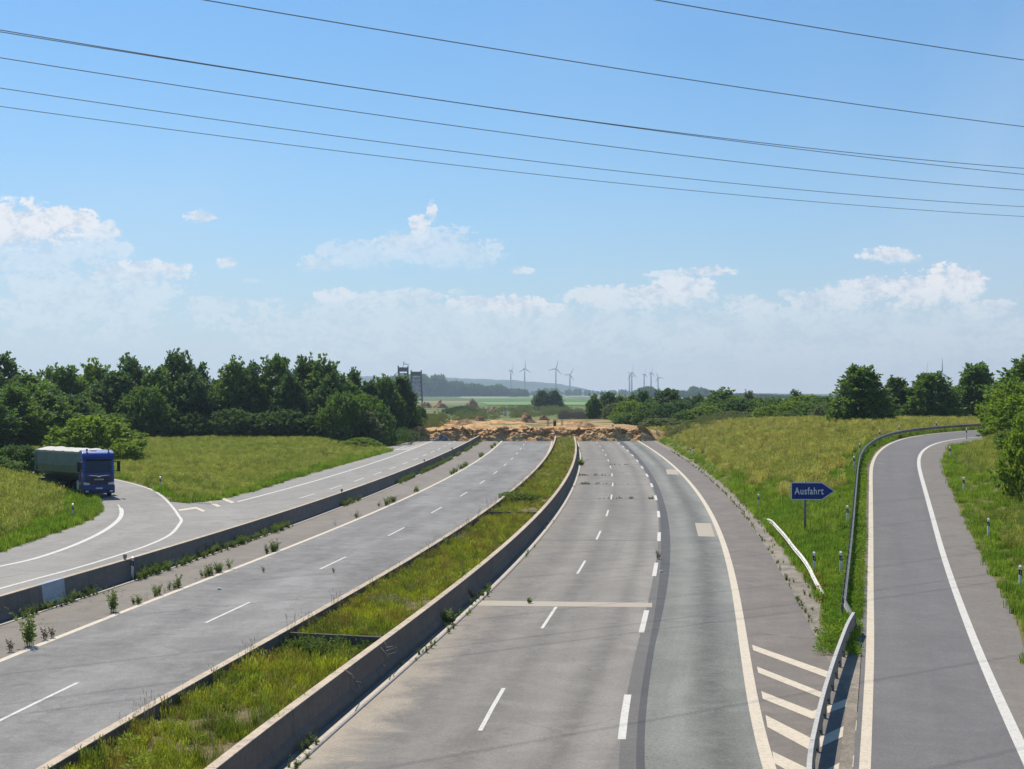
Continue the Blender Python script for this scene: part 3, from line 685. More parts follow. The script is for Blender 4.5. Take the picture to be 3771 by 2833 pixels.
for fa, fb, ya, yb in ((rshR, lambda y: rshR(max(y, 30)) + 1.9, 20, 206), (lambda y: rampL(y) - 2.2, off(rampL, -.27), 54, 206), (off(dirtR, -.02), lambda y: min(dirtR(y) + 1.9, rampL(min(y, 207)) - .3 if y < 207 else 1e3), 54, 291),
                       (lambda y: fieldE(y) - 1.9, fieldE, 126.5, 291), (lambda y: lrL(y) - 1.9, lrL, 15, 166), (off(lrR, .28), lambda y: lrR(y) + min(2.2, max(.3, fieldE(max(y, 124)) - lrR(y) - .05)), 125.8, 168)):
    ribbon("verge", fa, fb, ya, yb, -.004, ground_m, kind='structure', step=1.0, nx_=2)
# ------------------------------------------------------------------ concrete barriers, section by section
def sweep_section(name, f, prof, y0, y1, mat, parent, step=2.0, z0=0.0):
    """profile points (across, up) swept along x=f(y)"""
    ys = np.linspace(y0, y1, max(2, int(round((y1 - y0) / step)) + 1)); n = len(prof); V = []; FF = []
    for y in ys:
        s = float(f(y + .5) - f(y - .5)); k = 1 / math.sqrt(1 + s * s)
        for (a, z) in prof: V.append((float(f(y)) + a * k, y - a * s * k, z0 + z))
    for i in range(len(ys) - 1):
        for j in range(n): FF.append((i * n + j, i * n + (j + 1) % n, (i + 1) * n + (j + 1) % n, (i + 1) * n + j))
    me = bpy.data.meshes.new(name); m = (len(ys) - 1) * n
    FF.append(tuple(range(n))[::-1]); FF.append(tuple(m + j for j in range(n)))
    me.from_pydata(V, [], FF); me.update()
    bm = bmesh.new(); bm.from_mesh(me); bmesh.ops.recalc_face_normals(bm, faces=bm.faces); bm.to_mesh(me); bm.free()
    return link(name, me, mat, parent)
NJ = [(-.30, 0), (-.30, .08), (-.19, .30), (-.12, .95), (.12, .95), (.19, .30), (.30, .08), (.30, 0)]
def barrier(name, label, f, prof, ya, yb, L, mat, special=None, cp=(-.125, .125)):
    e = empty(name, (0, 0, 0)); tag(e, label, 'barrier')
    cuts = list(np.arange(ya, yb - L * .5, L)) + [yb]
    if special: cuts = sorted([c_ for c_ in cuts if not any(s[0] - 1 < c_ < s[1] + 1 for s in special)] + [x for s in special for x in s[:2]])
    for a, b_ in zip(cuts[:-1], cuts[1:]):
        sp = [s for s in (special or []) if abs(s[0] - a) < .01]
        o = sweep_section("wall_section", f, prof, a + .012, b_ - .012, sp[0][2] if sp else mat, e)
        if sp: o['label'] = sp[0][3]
        sweep_section("sunlit_top_strip", f, [(cp[0], .951), (cp[0], .972), (cp[1], .972), (cp[1], .951)], a + .012, b_ - .012, sp[0][2] if sp else cap_m, e)  # thin added strip that carries the pale, sunlit top colour
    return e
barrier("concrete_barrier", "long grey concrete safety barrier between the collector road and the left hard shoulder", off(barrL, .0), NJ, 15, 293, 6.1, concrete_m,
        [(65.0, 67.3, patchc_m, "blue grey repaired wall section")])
WR = [(-.13, -.1), (-.13, .95), (.13, .95), (.17, .35), (.26, .22), (.30, 0), (.30, -.1)]
WL = [(-.13, -.1), (-.13, .95), (.12, .95), (.12, -.1)]
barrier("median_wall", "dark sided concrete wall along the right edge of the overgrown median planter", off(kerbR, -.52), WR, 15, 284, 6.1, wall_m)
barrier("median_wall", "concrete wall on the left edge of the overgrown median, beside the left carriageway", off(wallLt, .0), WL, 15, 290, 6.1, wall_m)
in_l = lambda y: wallLt(y) + .13; in_r = lambda y: kerbR(y) - .66
# cross walls and soil cells
cells = [(15, 55.0, .48), (55.3, 113, .80), (113.3, 289, .84)]
def soil_z(y):
    y = np.asarray(y, float)
    return np.where(y < 55.1, .46 - .12 * sm((y - 46) / 8.0), np.where(y < 113.1, .84 - .2 * sm((y - 107) / 6), .88))
med = empty("planter_partition"); tag(med, "low concrete partition crossing the median in the foreground, soil dropped on its near side", 'partition')
def cross_wall(root, yc, slope=0.0):
    xa, xb = float(in_l(yc)) + .01, float(in_r(yc)) - .01
    me = MB(); me.poly([(xa, yc, -.1), (xb, yc + slope, -.1), (xb, yc + .14 + slope, -.1), (xa, yc + .14, -.1), (xa, yc, .87), (xb, yc + slope, .87), (xb, yc + .14 + slope, .87), (xa, yc + .14, .87)],
                       [(0, 3, 2, 1), (4, 5, 6, 7), (0, 1, 5, 4), (1, 2, 6, 5), (2, 3, 7, 6), (3, 0, 4, 7)])
    me.build("wall_panel", wall_m, root)
y_cw1 = F * (H - .87) / (2340 - 1446); y_cw2 = F * (H - .87) / (1884 - 1446)
cross_wall(med, y_cw1 + .6, -1.1)
med2 = empty("planter_partition"); tag(med2, "second concrete partition across the median, just nearer than the leafy green clump", 'partition')
cross_wall(med2, y_cw2, -0.6)
ys_ = np.arange(14, 291, 1.0)
def medz0(y): y = np.asarray(y, float); return np.where(y < y_cw1, np.where(y > y_cw1 - 5, .62 - .34 * sm((y - y_cw1 + 5) / 4), .62), np.where(y < y_cw2, np.where(y > y_cw2 - 4, .58, .74), .76))
V = []; 
for y in ys_:
    zc = float(medz0(y))
    for s in np.linspace(0, 1, 9):
        x = float(in_l(y)) + (float(in_r(y)) - float(in_l(y))) * s
        V.append((x, y, zc - (.20 if y > y_cw1 else 0) * (1 - s) ** 2 + float(vnoise(x, y, 1.3, 2)) * .12))
n = len(ys_); fcs = [(i * 9 + k, i * 9 + k + 1, (i + 1) * 9 + k + 1, (i + 1) * 9 + k) for i in range(n - 1) for k in range(8)]
mg_soil = link("median_soil", np_mesh("median_soil", V, fcs, smooth=True), soil_m); tag(mg_soil, kind='structure')
def medz(x, y):
    s_ = np.clip((x - in_l(y)) / (in_r(y) - in_l(y)), 0, 1); return medz0(y) - np.where(y > y_cw1, .20, 0) * (1 - s_) ** 2

# ------------------------------------------------------------------ berm, plateau heaps
earth_m, t, b = mat_base("loess_earth", 0.95, 0.1)
pos = world_pos(t)
e1 = noise_tex(t, 0.9, 7, 0.7, pos, 0.6); e2 = noise_tex(t, 5.0, 5, 0.75, pos)
c = MIX(t, SS(t, e1, 0.36, 0.62), (0.46, 0.235, 0.10), (0.85, 0.56, 0.27))
c = MIX(t, M_(t, 'MULTIPLY', SS(t, e2, 0.48, 0.66), 0.6), c, (0.19, 0.10, 0.045))
t.links.new(c, b.inputs['Base Color']); bump(t, b, e2, 0.8, 0.15)
mound_m, t, b = mat_base("heap_earth", 0.95, 0.1)
pos = world_pos(t)
e1 = noise_tex(t, 0.35, 6, 0.7, pos); e2 = noise_tex(t, 1.6, 5, 0.75, pos)
c = MIX(t, SS(t, e1, 0.40, 0.60), (0.36, 0.195, 0.10), (0.56, 0.36, 0.19))
c = MIX(t, M_(t, 'MULTIPLY', SS(t, e2, 0.50, 0.66), 0.7), c, (0.10, 0.105, 0.045))
t.links.new(c, b.inputs['Base Color']); bump(t, b, e2, 0.9, 0.4)
gravel_m = simple("grey_gravel", (0.17, 0.16, 0.16), 0.95, var=.5, scale=4)

bx = np.arange(-22.5, 27.5, .12); by = np.concatenate([np.arange(287.8, 293.6, .09), np.arange(293.6, 297.5, .3)])
BX, BY = np.meshgrid(bx, by)
front = 290.0 + fbm(BX, BX * .37, 5, 4, 11) * 1.6
prof = np.clip((BY - front) / (2.5 + 1.2 * fbm(BX, BY, 3, 3, 15)), 0, 1) ** .85
crest = 1.95 + fbm(BX, BX * .2, 9, 4, 13) * .45
face = prof * (1 - sm((BY - front - 2.6) / 1.5))
clod = fbm(BX, BY * 1.3, 1.6, 5, 21, .72)
BZ = prof * crest + face * clod * .95 + prof * fbm(BX, BY, 1.2, 4, 31) * .35
BY = BY - face * fbm(BX, BZ * 1.5, .9, 4, 41, .7) * 1.3
BX = BX + face * fbm(BX, BZ * 1.7, .8, 4, 51, .7) * .9
ends = sm((BX + 22.5) / 2.5) * sm((27.3 - BX) / 2.5); BZ = BZ * ends - .1 * (1 - ends)
BZ[0, :] = -.3
n_, m_ = BX.shape; idx = np.arange(n_ * m_).reshape(n_, m_)
fcs = np.stack([idx[:-1, :-1], idx[:-1, 1:], idx[1:, 1:], idx[1:, :-1]], -1).reshape(-1, 4)
berm = link("earth_bank", np_mesh("earth_bank", np.stack([BX, BY, BZ], -1).reshape(-1, 3), fcs), earth_m)
tag(berm, "long rough bank of brown earth dumped across the carriageways where the motorway ends", 'earth bank')

def heap(name, label, cat, u, vb, vt, wpx, mat, depth=.8, group=None, seed=0, y=None, noise_=.22):
    g = at(u, y) if y else G(u, vb)
    s = g.y / F; hh = max(.4, (vb - vt) * s + (0 if y is None else 0)); rw = wpx * s / 2 * 1.15
    if y: hh = H - (vt - 1446) * s - g.z
    k = 26; vs = []; fs = []
    for i in range(k + 1):
        for j in range(k + 1):
            a, b_ = (i / k * 2 - 1), (j / k * 2 - 1); r = math.hypot(a, b_)
            z = max(0, 1 - r) ** .85
            px_, py_ = a * rw, b_ * rw * depth
            nz_ = float(vnoise(px_ + seed * 31, py_, rw * .35, seed)) + .5 * float(vnoise(px_, py_, rw * .12, seed + 1))
            vs.append((px_, py_, hh * (z * (1 + nz_ * .8) + nz_ * noise_ * min(1, z * 3)) - .25 * (r > .98)))
    for i in range(k):
        for j in range(k): q = i * (k + 1) + j; fs.append((q, q + k + 1, q + k + 2, q + 1))
    o = link(name, np_mesh(name, vs, fs, smooth=True), mat, None, (g.x, g.y, g.z - .05))
    tag(o, label, cat, group); return o
HG = "heaps of earth on the cleared strip"
for i, (u, vb, vt, wp, lab) in enumerate([
        (1621, 1497, 1469, 62, "pointed reddish brown earth heap beside the dark hedge, left of the white pillar"),
        (1565, 1474, 1455, 56, "low brown heap at the edge of the fields, just right of the tall tree row"),
        (1572, 1503, 1480, 40, "small purplish earth heap between the tree row and the pointed heap"),
        (1738, 1499, 1471, 52, "brown earth heap right behind the small white pillar"),
        (1712, 1567, 1547, 90, "broad sandy brown heap just behind the earth bank, left of centre"),
        (1931, 1558, 1529, 84, "large rounded brown heap near the two middle carriageways, right of centre"),
        (2003, 1548, 1530, 46, "small pointed heap between the large rounded heap and the yellow topped cabinet"),
        (2150, 1574, 1553, 112, "wide reddish heap behind the bank above the exit lane"),
        (1818, 1519, 1503, 64, "overgrown dark heap in the scrub left of the grey box"),
        (1768, 1551, 1533, 44, "pale sandy heap between the broad heap and the scrub")]):
    heap("dirt_mound", lab, "earth heap", u, vb, vt, wp, mound_m, .8, HG, i + 3)
for i, (u, vb, vt, wp, dp, lab) in enumerate([
        (1655, 1583, 1566, 190, .5, "low ridge of tumbled earth right behind the bank, above the collector road"),
        (1760, 1577, 1561, 260, .4, "long ochre ridge behind the bank above the left carriageway"),
        (1920, 1581, 1566, 220, .4, "orange ridge behind the bank left of the median tip"),
        (2080, 1583, 1569, 200, .4, "flat ochre ridge behind the bank right of the median tip"),
        (2230, 1584, 1570, 210, .4, "long low ridge of pale earth above the exit lane"),
        (1850, 1561, 1547, 190, .5, "brown ridge farther back in the middle of the plateau"),
        (2110, 1563, 1549, 150, .5, "brown ridge farther back, right of the yellow topped cabinet"),
        (1660, 1560, 1545, 130, .6, "rough brown ridge farther back at the plateau's left end")]):
    heap("earth_ridge", lab, "earth ridge", u, vb, vt, wp, earth_m, dp, "ridges of loosened earth behind the bank", i + 60)
heap("gravel_heap", "low grey gravel heap on the collector road at the foot of the earth bank", "gravel heap", 1622, 1625, 1604, 84, gravel_m, .45, None, 40)
hb = heap("grassy_bank", "steep rough grassy bank beside the last tree of the left row", "bank", 1478, 1600, 1545, 110, MATS.get("x") or ground_m, 1.0, None, 50, y=300)

# ------------------------------------------------------------------ vegetation builders
def tri_blades(n, rad, h, wd, lean=.35, head=0.0, seed=0):
    r_ = np.random.default_rng(seed); vs = []; fs = []
    for i in range(n):
        a = r_.uniform(0, 6.28); rr = rad * math.sqrt(r_.uniform()); x, y = rr * math.cos(a), rr * math.sin(a)
        b_ = r_.uniform(0, 6.28); hh = h * r_.uniform(.55, 1.1); l = lean * hh * r_.uniform(.2, 1.2)
        dx, dy = math.cos(b_), math.sin(b_); wx, wy = -dy * wd / 2, dx * wd / 2
        k = len(vs)
        vs += [(x - wx, y - wy, 0), (x + wx, y + wy, 0), (x + dx * l * .35 + wx * .8, y + dy * l * .35 + wy * .8, hh * .6), (x + dx * l * .35 - wx * .8, y + dy * l * .35 - wy * .8, hh * .6),
               (x + dx * l, y + dy * l, hh)]
        fs.append((k, k + 1, k + 2, k + 3)); fs.append((k + 3, k + 2, k + 4, k + 4))
        if head:
            k = len(vs); p = (x + dx * l, y + dy * l, hh); q = wd * head
            vs += [(p[0] - wx * head, p[1] - wy * head, p[2] - .02), (p[0] + wx * head, p[1] + wy * head, p[2] - .02), (p[0] + wx * head + dx * .03, p[1] + wy * head + dy * .03, p[2] + h * .16), (p[0] - wx * head + dx * .03, p[1] - wy * head + dy * .03, p[2] + h * .16)]
            fs.append((k, k + 1, k + 2, k + 3))
    me = bpy.data.meshes.new("tuft"); me.from_pydata(vs, [], [f if len(set(f)) == 4 else f[:3] for f in fs]); me.update()
    return me
def leafy(n, rad, h, ls, seed=0, spread=1.0):
    n = int(n * 1.8); ls = ls * .72
    """upright weed: stems with leaf quads"""
    r_ = np.random.default_rng(seed); vs = []; fs = []
    for i in range(n):
        a = r_.uniform(0, 6.28); rr = rad * r_.uniform(0, 1) ** .6; z = h * r_.uniform(.05, 1) * (1 - .35 * rr / max(rad, .01))
        c_ = Vector((rr * math.cos(a), rr * math.sin(a), z)); d = Vector((math.cos(a) * spread, math.sin(a) * spread, r_.uniform(.2, 1.2))).normalized()
        s_ = d.cross(Vector((r_.normal(), r_.normal(), r_.normal()))).normalized(); L = ls * r_.uniform(.6, 1.3); W_ = L * .38
        k = len(vs); vs += [tuple(c_), tuple(c_ + d * L * .5 + s_ * W_ * .5), tuple(c_ + d * L), tuple(c_ + d * L * .5 - s_ * W_ * .5)]
        fs.append((k, k + 1, k + 2, k + 3))
    me = bpy.data.meshes.new("weed"); me.from_pydata(vs, [], fs); me.update(); return me
def make_coll(name, meshes, mat):
    c_ = bpy.data.collections.new(name)
    for i, me in enumerate(meshes):
        me.materials.clear(); me.materials.append(mat); o = bpy.data.objects.new(name + "_form", me); c_.objects.link(o)
    return c_
GN_CACHE = {}
def gn_for(coll):
    if coll.name in GN_CACHE: return GN_CACHE[coll.name]
    ng = bpy.data.node_groups.new("spread_" + coll.name, 'GeometryNodeTree')
    ng.interface.new_socket("Geometry", in_out='INPUT', socket_type='NodeSocketGeometry')
    ng.interface.new_socket("Geometry", in_out='OUTPUT', socket_type='NodeSocketGeometry')
    gi = ng.nodes.new('NodeGroupInput'); go = ng.nodes.new('NodeGroupOutput')
    ci = ng.nodes.new('GeometryNodeCollectionInfo'); ci.inputs['Collection'].default_value = coll
    ci.inputs['Separate Children'].default_value = True; ci.inputs['Reset Children'].default_value = True
    iop = ng.nodes.new('GeometryNodeInstanceOnPoints'); iop.inputs['Pick Instance'].default_value = True
    def attr(nm, ty='FLOAT'):
        a = ng.nodes.new('GeometryNodeInputNamedAttribute'); a.data_type = ty; a.inputs['Name'].default_value = nm; return a.outputs[0]
    cx = ng.nodes.new('ShaderNodeCombineXYZ'); ng.links.new(attr('rot'), cx.inputs[2]); ng.links.new(attr('tx'), cx.inputs[0])
    cs = ng.nodes.new('ShaderNodeCombineXYZ'); ng.links.new(attr('sw'), cs.inputs[0]); ng.links.new(attr('sw'), cs.inputs[1]); ng.links.new(attr('sh'), cs.inputs[2])
    ng.links.new(gi.outputs[0], iop.inputs['Points']); ng.links.new(ci.outputs[0], iop.inputs['Instance'])
    ng.links.new(cx.outputs[0], iop.inputs['Rotation']); ng.links.new(cs.outputs[0], iop.inputs['Scale'])
    ng.links.new(iop.outputs[0], go.inputs[0])
    GN_CACHE[coll.name] = ng; return ng
def scatter(name, pts, coll, smin, smax, label=None, cat=None, sw=None, sh=None, tilt=.12):
    n = len(pts)
    if n == 0: return
    s = rng.uniform(smin, smax, n) if sw is None else sw
    h_ = s * rng.uniform(.8, 1.25, n) if sh is None else sh
    me = np_mesh(name, pts, np.zeros((0, 4)), attrs={'rot': rng.uniform(0, 6.28, n), 'tx': rng.normal(0, tilt, n), 'sw': s, 'sh': h_})
    o = link(name, me); md_ = o.modifiers.new("spread", 'NODES'); md_.node_group = gn_for(coll)
    tag(o, label, cat, kind='stuff'); return o
def sample(x0, x1, y0, y1, dens, mask, zf=Zt, dz=0.0, near=None):
    """random points; density falls off with distance beyond `near`"""
    out = []
    for ya in np.arange(y0, y1, 10.0):
        yb = min(ya + 10, y1); d = dens * (1 if near is None or ya < near else (near / ya) ** 1.6)
        n = int((x1 - x0) * (yb - ya) * d); x = rng.uniform(x0, x1, n); y = rng.uniform(ya, yb, n)
        # outside the view cone (with a margin) nothing needs sowing
        k = np.abs(x) < y * .36 + 6
        x, y = x[k], y[k]; k = mask(x, y); x, y = x[k], y[k]; out.append(np.stack([x, y, zf(x, y) + dz], -1))
    return np.concatenate(out)

def stems(n, h, ls, seed=0, lean=.45, per=14):
    """weed of several leaning stems set with leaves"""
    r_ = np.random.default_rng(seed); vs = []; fs = []
    for i in range(n):
        a = r_.uniform(0, 6.28); L = h * r_.uniform(.45, 1.1); ln = lean * r_.uniform(.2, 1.2); bx_, by_ = r_.normal(0, h * .06, 2)
        top = Vector((bx_ + math.cos(a) * L * ln, by_ + math.sin(a) * L * ln, L)); base = Vector((bx_, by_, -.02)); mid = (top + base) / 2 + Vector((-math.cos(a) * L * ln * .2, -math.sin(a) * L * ln * .2, L * .08))
        wv = Vector((-math.sin(a), math.cos(a), 0)) * .010
        k = len(vs); vs += [tuple(base - wv), tuple(base + wv), tuple(mid + wv), tuple(mid - wv), tuple(top)]; fs += [(k, k + 1, k + 2, k + 3), (k + 3, k + 2, k + 4)]
        for j in range(per):
            t_ = r_.uniform(.12, 1); p = base.lerp(mid, t_ * 2) if t_ < .5 else mid.lerp(top, t_ * 2 - 1)
            b_ = r_.uniform(0, 6.28); d = Vector((math.cos(b_), math.sin(b_), r_.uniform(.1, 1.1))).normalized(); s_ = d.cross(Vector((r_.normal(), r_.normal(), r_.normal()))).normalized()
            l_ = ls * r_.uniform(.5, 1.2) * (1.15 - .6 * t_); k = len(vs); vs += [tuple(p), tuple(p + d * l_ * .5 + s_ * l_ * .2), tuple(p + d * l_), tuple(p + d * l_ * .5 - s_ * l_ * .2)]; fs.append((k, k + 1, k + 2, k + 3))
    me = bpy.data.meshes.new("weed"); me.from_pydata(vs, [], fs); me.update(); return me
g_green = grass_mat("verge_grass", (0.18, 0.31, 0.022), (0.27, 0.37, 0.035), (0.13, 0.21, 0.02), trans=.5)
g_dry = grass_mat("meadow_grass", (0.42, 0.39, 0.068), (0.25, 0.30, 0.042), (0.60, 0.53, 0.18), .16, 1.3, trans=.5)
g_field = grass_mat("field_grass", (0.33, 0.36, 0.055), (0.20, 0.28, 0.038), (0.50, 0.47, 0.14), .16, 1.3, trans=.5)
g_med = grass_mat("median_grass", (0.38, 0.41, 0.025), (0.14, 0.21, 0.022), (0.27, 0.17, 0.06), .5, .7, .5)
w_green = grass_mat("weed_leaves", (0.13, 0.21, 0.04), (0.17, 0.25, 0.05), (0.21, 0.20, 0.07), .3, 3, .45)
w_brown = grass_mat("dead_stems", (0.17, 0.14, 0.07), (0.22, 0.18, 0.09), (0.12, 0.10, 0.05), .3, 3, .3)
w_lime = grass_mat("lime_leaves", (0.32, 0.42, 0.04), (0.22, 0.34, 0.04), (0.40, 0.44, 0.07), .3, 3, .45)
w_white = simple("cream_flower", (0.62, 0.60, 0.42), .8)
red_m = simple("poppy_petal", (0.62, 0.06, 0.02), .6)

c_short = make_coll("short_grass", [tri_blades(46, .30, .30, .022, .5, 0, s) for s in range(3)], g_green)
c_tall = make_coll("tall_grass", [tri_blades(44, .34, .62, .026, .45, 1.4, s) for s in range(10, 14)], g_dry)
c_field = make_coll("field_tuft", [tri_blades(44, .34, .55, .026, .5, 1.2, s) for s in range(10, 14)], g_field)
c_med = make_coll("median_tuft", [tri_blades(40, .20, .26, .014, .6, 0, s) for s in range(20, 24)] + [tri_blades(30, .18, .42, .012, .5, 1.6, s) for s in (24, 25)] + [tri_blades(26, .22, .13, .014, .8, 0, s) for s in (26, 27, 28)], g_med)
c_weed = make_coll("weed", [stems(9, .5, .13, s, .6) for s in range(4)], w_green)
c_lime = make_coll("lime_weed", [leafy(70, .30, .30, .14, s, 1.6) for s in range(5, 8)], w_lime)
c_dead = make_coll("dead_weed", [tri_blades(12, .12, .5, .009, .3, 1.3, s) for s in (31, 32)], w_brown)
c_flow = make_coll("pale_flower", [leafy(24, .16, .42, .09, s, .6) for s in (41, 42)], w_white)

# right meadow
def near_edge(x, y): return np.exp(-(x - dirtR(np.clip(y, 18, 296))) / 3.2)
def m_meadow(x, y): return (x > dirtR(np.clip(y, 18, 296)) + .05) & ((x < rampL(np.clip(y, 18, 207)) - .75) | (y > 207)) & (y > 54)
pm = sample(8, 130, 54, 330, 3.4, m_meadow, near=90)
edge = (near_edge(pm[:, 0], pm[:, 1]) + np.exp(-(np.maximum(rampL(np.clip(pm[:, 1], 18, 207)) - 1 - pm[:, 0], 0)) / 2.5) * (pm[:, 1] < 205) + np.clip((75 - pm[:, 1]) / 15, 0, 1) + vnoise(pm[:, 0], pm[:, 1], 5, 8) * .7) > .55
scatter("meadow_grass", pm[~edge], c_tall, .7, 1.15, "tall yellowing meadow grass between the motorway and the slip road", "grass")
scatter("verge_grass", pm[edge], c_short, .9, 1.6, "lush green grass along the verges on the right", "grass")
pe = sample(8, 40, 54, 130, 7, lambda x, y: m_meadow(x, y) & (near_edge(x, y) > .45))
scatter("verge_grass", pe, c_short, .7, 1.3, "short green grass growing over the silted edge of the shoulder", "grass")
# strip between guardrail and slip road line
ps = sample(8, 70, 53.2, 200, 12, lambda x, y: (x > rampL(np.clip(y, 18, 207)) - 1.75) & (x < rampL(np.clip(y, 18, 207)) - .42), near=110)
scatter("strip_grass", ps, make_coll("strip_grass", [leafy(50, .25, .38, .13, s, 1.1) for s in (51, 52, 53)] , g_green), .7, 1.15, "deep green growth between the guardrail and the slip road", "grass")
# right bank
pb = sample(10, 120, 30, 205, 3.6, lambda x, y: (x > rshR(np.clip(y, 30, 190)) + .1), near=90)
e2_ = ((x_ := pb[:, 0] - rshR(np.clip(pb[:, 1], 30, 190))) < 2.6 + vnoise(pb[:, 0], pb[:, 1], 4, 9) * 4)
scatter("bank_grass", pb[~e2_], c_field, .6, 1.0, "yellow green grass on the bank right of the slip road", "grass")
scatter("bank_grass", pb[e2_], c_short, .8, 1.4, "green grass edging the slip road shoulder", "grass")
# left field
def m_field(x, y): return (x < fieldE(np.clip(y, 124, 296)) - .05) & ((x > lrR(np.clip(y, 60, 170)) + .45) | (y > 170)) & (y > 125.4)
pf_ = sample(-120, -12, 125, 330, 4.2, m_field, near=110)
ed = (np.exp(-(fieldE(np.clip(pf_[:, 1], 124, 296)) - pf_[:, 0]) / 2.2) + np.exp(-(pf_[:, 0] - lrR(np.clip(pf_[:, 1], 60, 170))) / 2.0) * (pf_[:, 1] < 168) + vnoise(pf_[:, 0], pf_[:, 1], 6, 8) * .8) > .52
scatter("field_grass", pf_[~ed], c_field, .65, 1.0, "olive grass of the field between the collector road and the trees", "grass")
scatter("field_grass", pf_[ed], c_short, 1.0, 1.8, "bright green grass edging the field on the left", "grass")
pl_ = sample(-95, -25, 70, 175, 5, lambda x, y: (x < lrL(np.clip(y, -50, 166)) - .05), near=120)
ed = (lrL(np.clip(pl_[:, 1], -50, 166)) - pl_[:, 0]) < 2.8 + vnoise(pl_[:, 0], pl_[:, 1], 5, 8) * 3
scatter("slip_bank_grass", pl_[~ed], c_field, .75, 1.2, "tall pale grass on the bank in front of the lorry", "grass")
scatter("slip_bank_grass", pl_[ed], c_short, 1.0, 1.7, "bright green grass at the foot of the bank by the left slip road", "grass")
# median
def m_med(x, y): return (fbm(x, y, 3.2, 4, 71) > -.34) &  (x > wallLt(y) + .2) & (x < kerbR(y) - .72) & ~((y > y_cw1 - 1.2) & (y < y_cw1 + .35))
pmd = sample(-16, 14, 30, 289, 34, m_med, medz, near=60)
scatter("median_grass", pmd, c_med, .45, 1.0, "yellow green grass filling the median planter", "grass")
px_ = sample(-16, 14, 33, 289, .8, lambda x, y: m_med(x, y) & (vnoise(x, y, 6, 21) > .08), medz, near=80)
scatter("median_weeds", px_, c_lime, .5, 1.1, "lime coloured broad leaved weeds in the median", "weeds")
pw_ = sample(-16, 14, 33, 200, .9, lambda x, y: m_med(x, y) & (vnoise(x, y, 4, 22) > .15), medz, near=60)
scatter("median_weeds", pw_, c_dead, .6, 1.2, "brown dead stalks standing in the median", "weeds")
pq = np.array([[float(in_l(y_)) + rng.uniform(.0, .45), y_, .85] for y_ in rng.uniform(36, 150, 60)])
scatter("median_weeds", pq, c_dead, .5, 1.3, "thin stalks poking above the left median wall", "weeds")
gx = P(1440, 2115, .85); pfw = np.array([[float(P(u, v, .85)[0]), float(P(u, v, .85)[1]), .8] for u, v in [(rng.uniform(1370, 1500), rng.uniform(2205, 2232)) for _ in range(26)] + [(rng.uniform(1590, 1720), rng.uniform(1965, 1995)) for _ in range(18)]])
scatter("pale_flowers", pfw, c_flow, .5, .9, "creamy white flower heads among the median grass", "flowers")
# weeds at the left barrier foot and along the shoulder line
pk = []
for y_ in rng.uniform(50, 285, 1500):
    g_ = float(vnoise(np.array([y_]), np.array([0.]), 6, 30)[0])
    if g_ > -.12: pk.append([float(barrL(y_)) + .34 + rng.uniform(0, .45), y_, 0.0])
scatter("barrier_foot_weeds", np.array(pk), c_weed, .3, 1.0, "green weeds along the foot of the left concrete barrier", "weeds")
pk = []
for y_ in rng.uniform(46, 285, 620):
    g_ = float(vnoise(np.array([y_]), np.array([0.]), 3.5, 33)[0])
    if g_ > .12: pk.append([float(edgeL(y_)) - .12 - abs(rng.normal(0, .18)), y_, 0.0])
pk = np.array(pk); half = rng.uniform(0, 1, len(pk)) < .6
scatter("shoulder_crack_weeds", pk[half], c_weed, .5, 1.2, "green weeds in the crack beside the cream edge line", "weeds")
scatter("shoulder_crack_weeds", pk[~half], c_dead, .4, .9, "dry brown weeds in the crack beside the cream edge line", "weeds")
pk = []
for v_, u0_, u1_ in ((1713, 2222, 2314), (1752, 2135, 2250), (1784, 2131, 2338), (1837, 2208, 2345), (1838, 2390, 2405), (1752, 2132, 2160), (1784, 2131, 2172)):
    for _ in range(16):
        g_ = P(rng.uniform(u0_, u1_), v_); pk.append([g_[0], g_[1] + rng.normal(0, .12), 0])
scatter("joint_weeds", np.array(pk), c_weed, .15, .5, "small weeds rooted in the slab joints of the right carriageway", "weeds")
pk = []
for y_ in np.concatenate([rng.uniform(36, 70, 60), rng.uniform(70, 282, 80)]):
    if float(vnoise(np.array([y_]), np.array([0.]), 4, 36)[0]) > .02: pk.append([float(kerbR(y_)) + rng.uniform(-.1, .32), y_, 0])
scatter("kerb_weeds", np.array(pk), c_weed, .3, .7, "weeds sprouting along the gutter kerb of the median wall", "weeds")
pk = [[float(shldR(y_)) + abs(rng.normal(0, .10)) + (rng.uniform(.3, .9) if rng.uniform() < .25 else 0), y_, 0] for y_ in rng.uniform(54, 240, 300)]
scatter("silted_edge_weeds", np.array(pk), c_weed, .2, .5, "low weeds on the silted edge of the right shoulder", "weeds")
pk = [[float(in_l(yy)) + f_ * float(in_r(yy) - in_l(yy)), yy, .25] for f_, yy in [(rng.uniform(.03, .97), y_cw1 - rng.uniform(-.3, 1.1)) for _ in range(130)]]
scatter("partition_weeds", np.array(pk), c_weed, .6, 1.1, "dark green weeds in the shade of the median partition", "weeds")

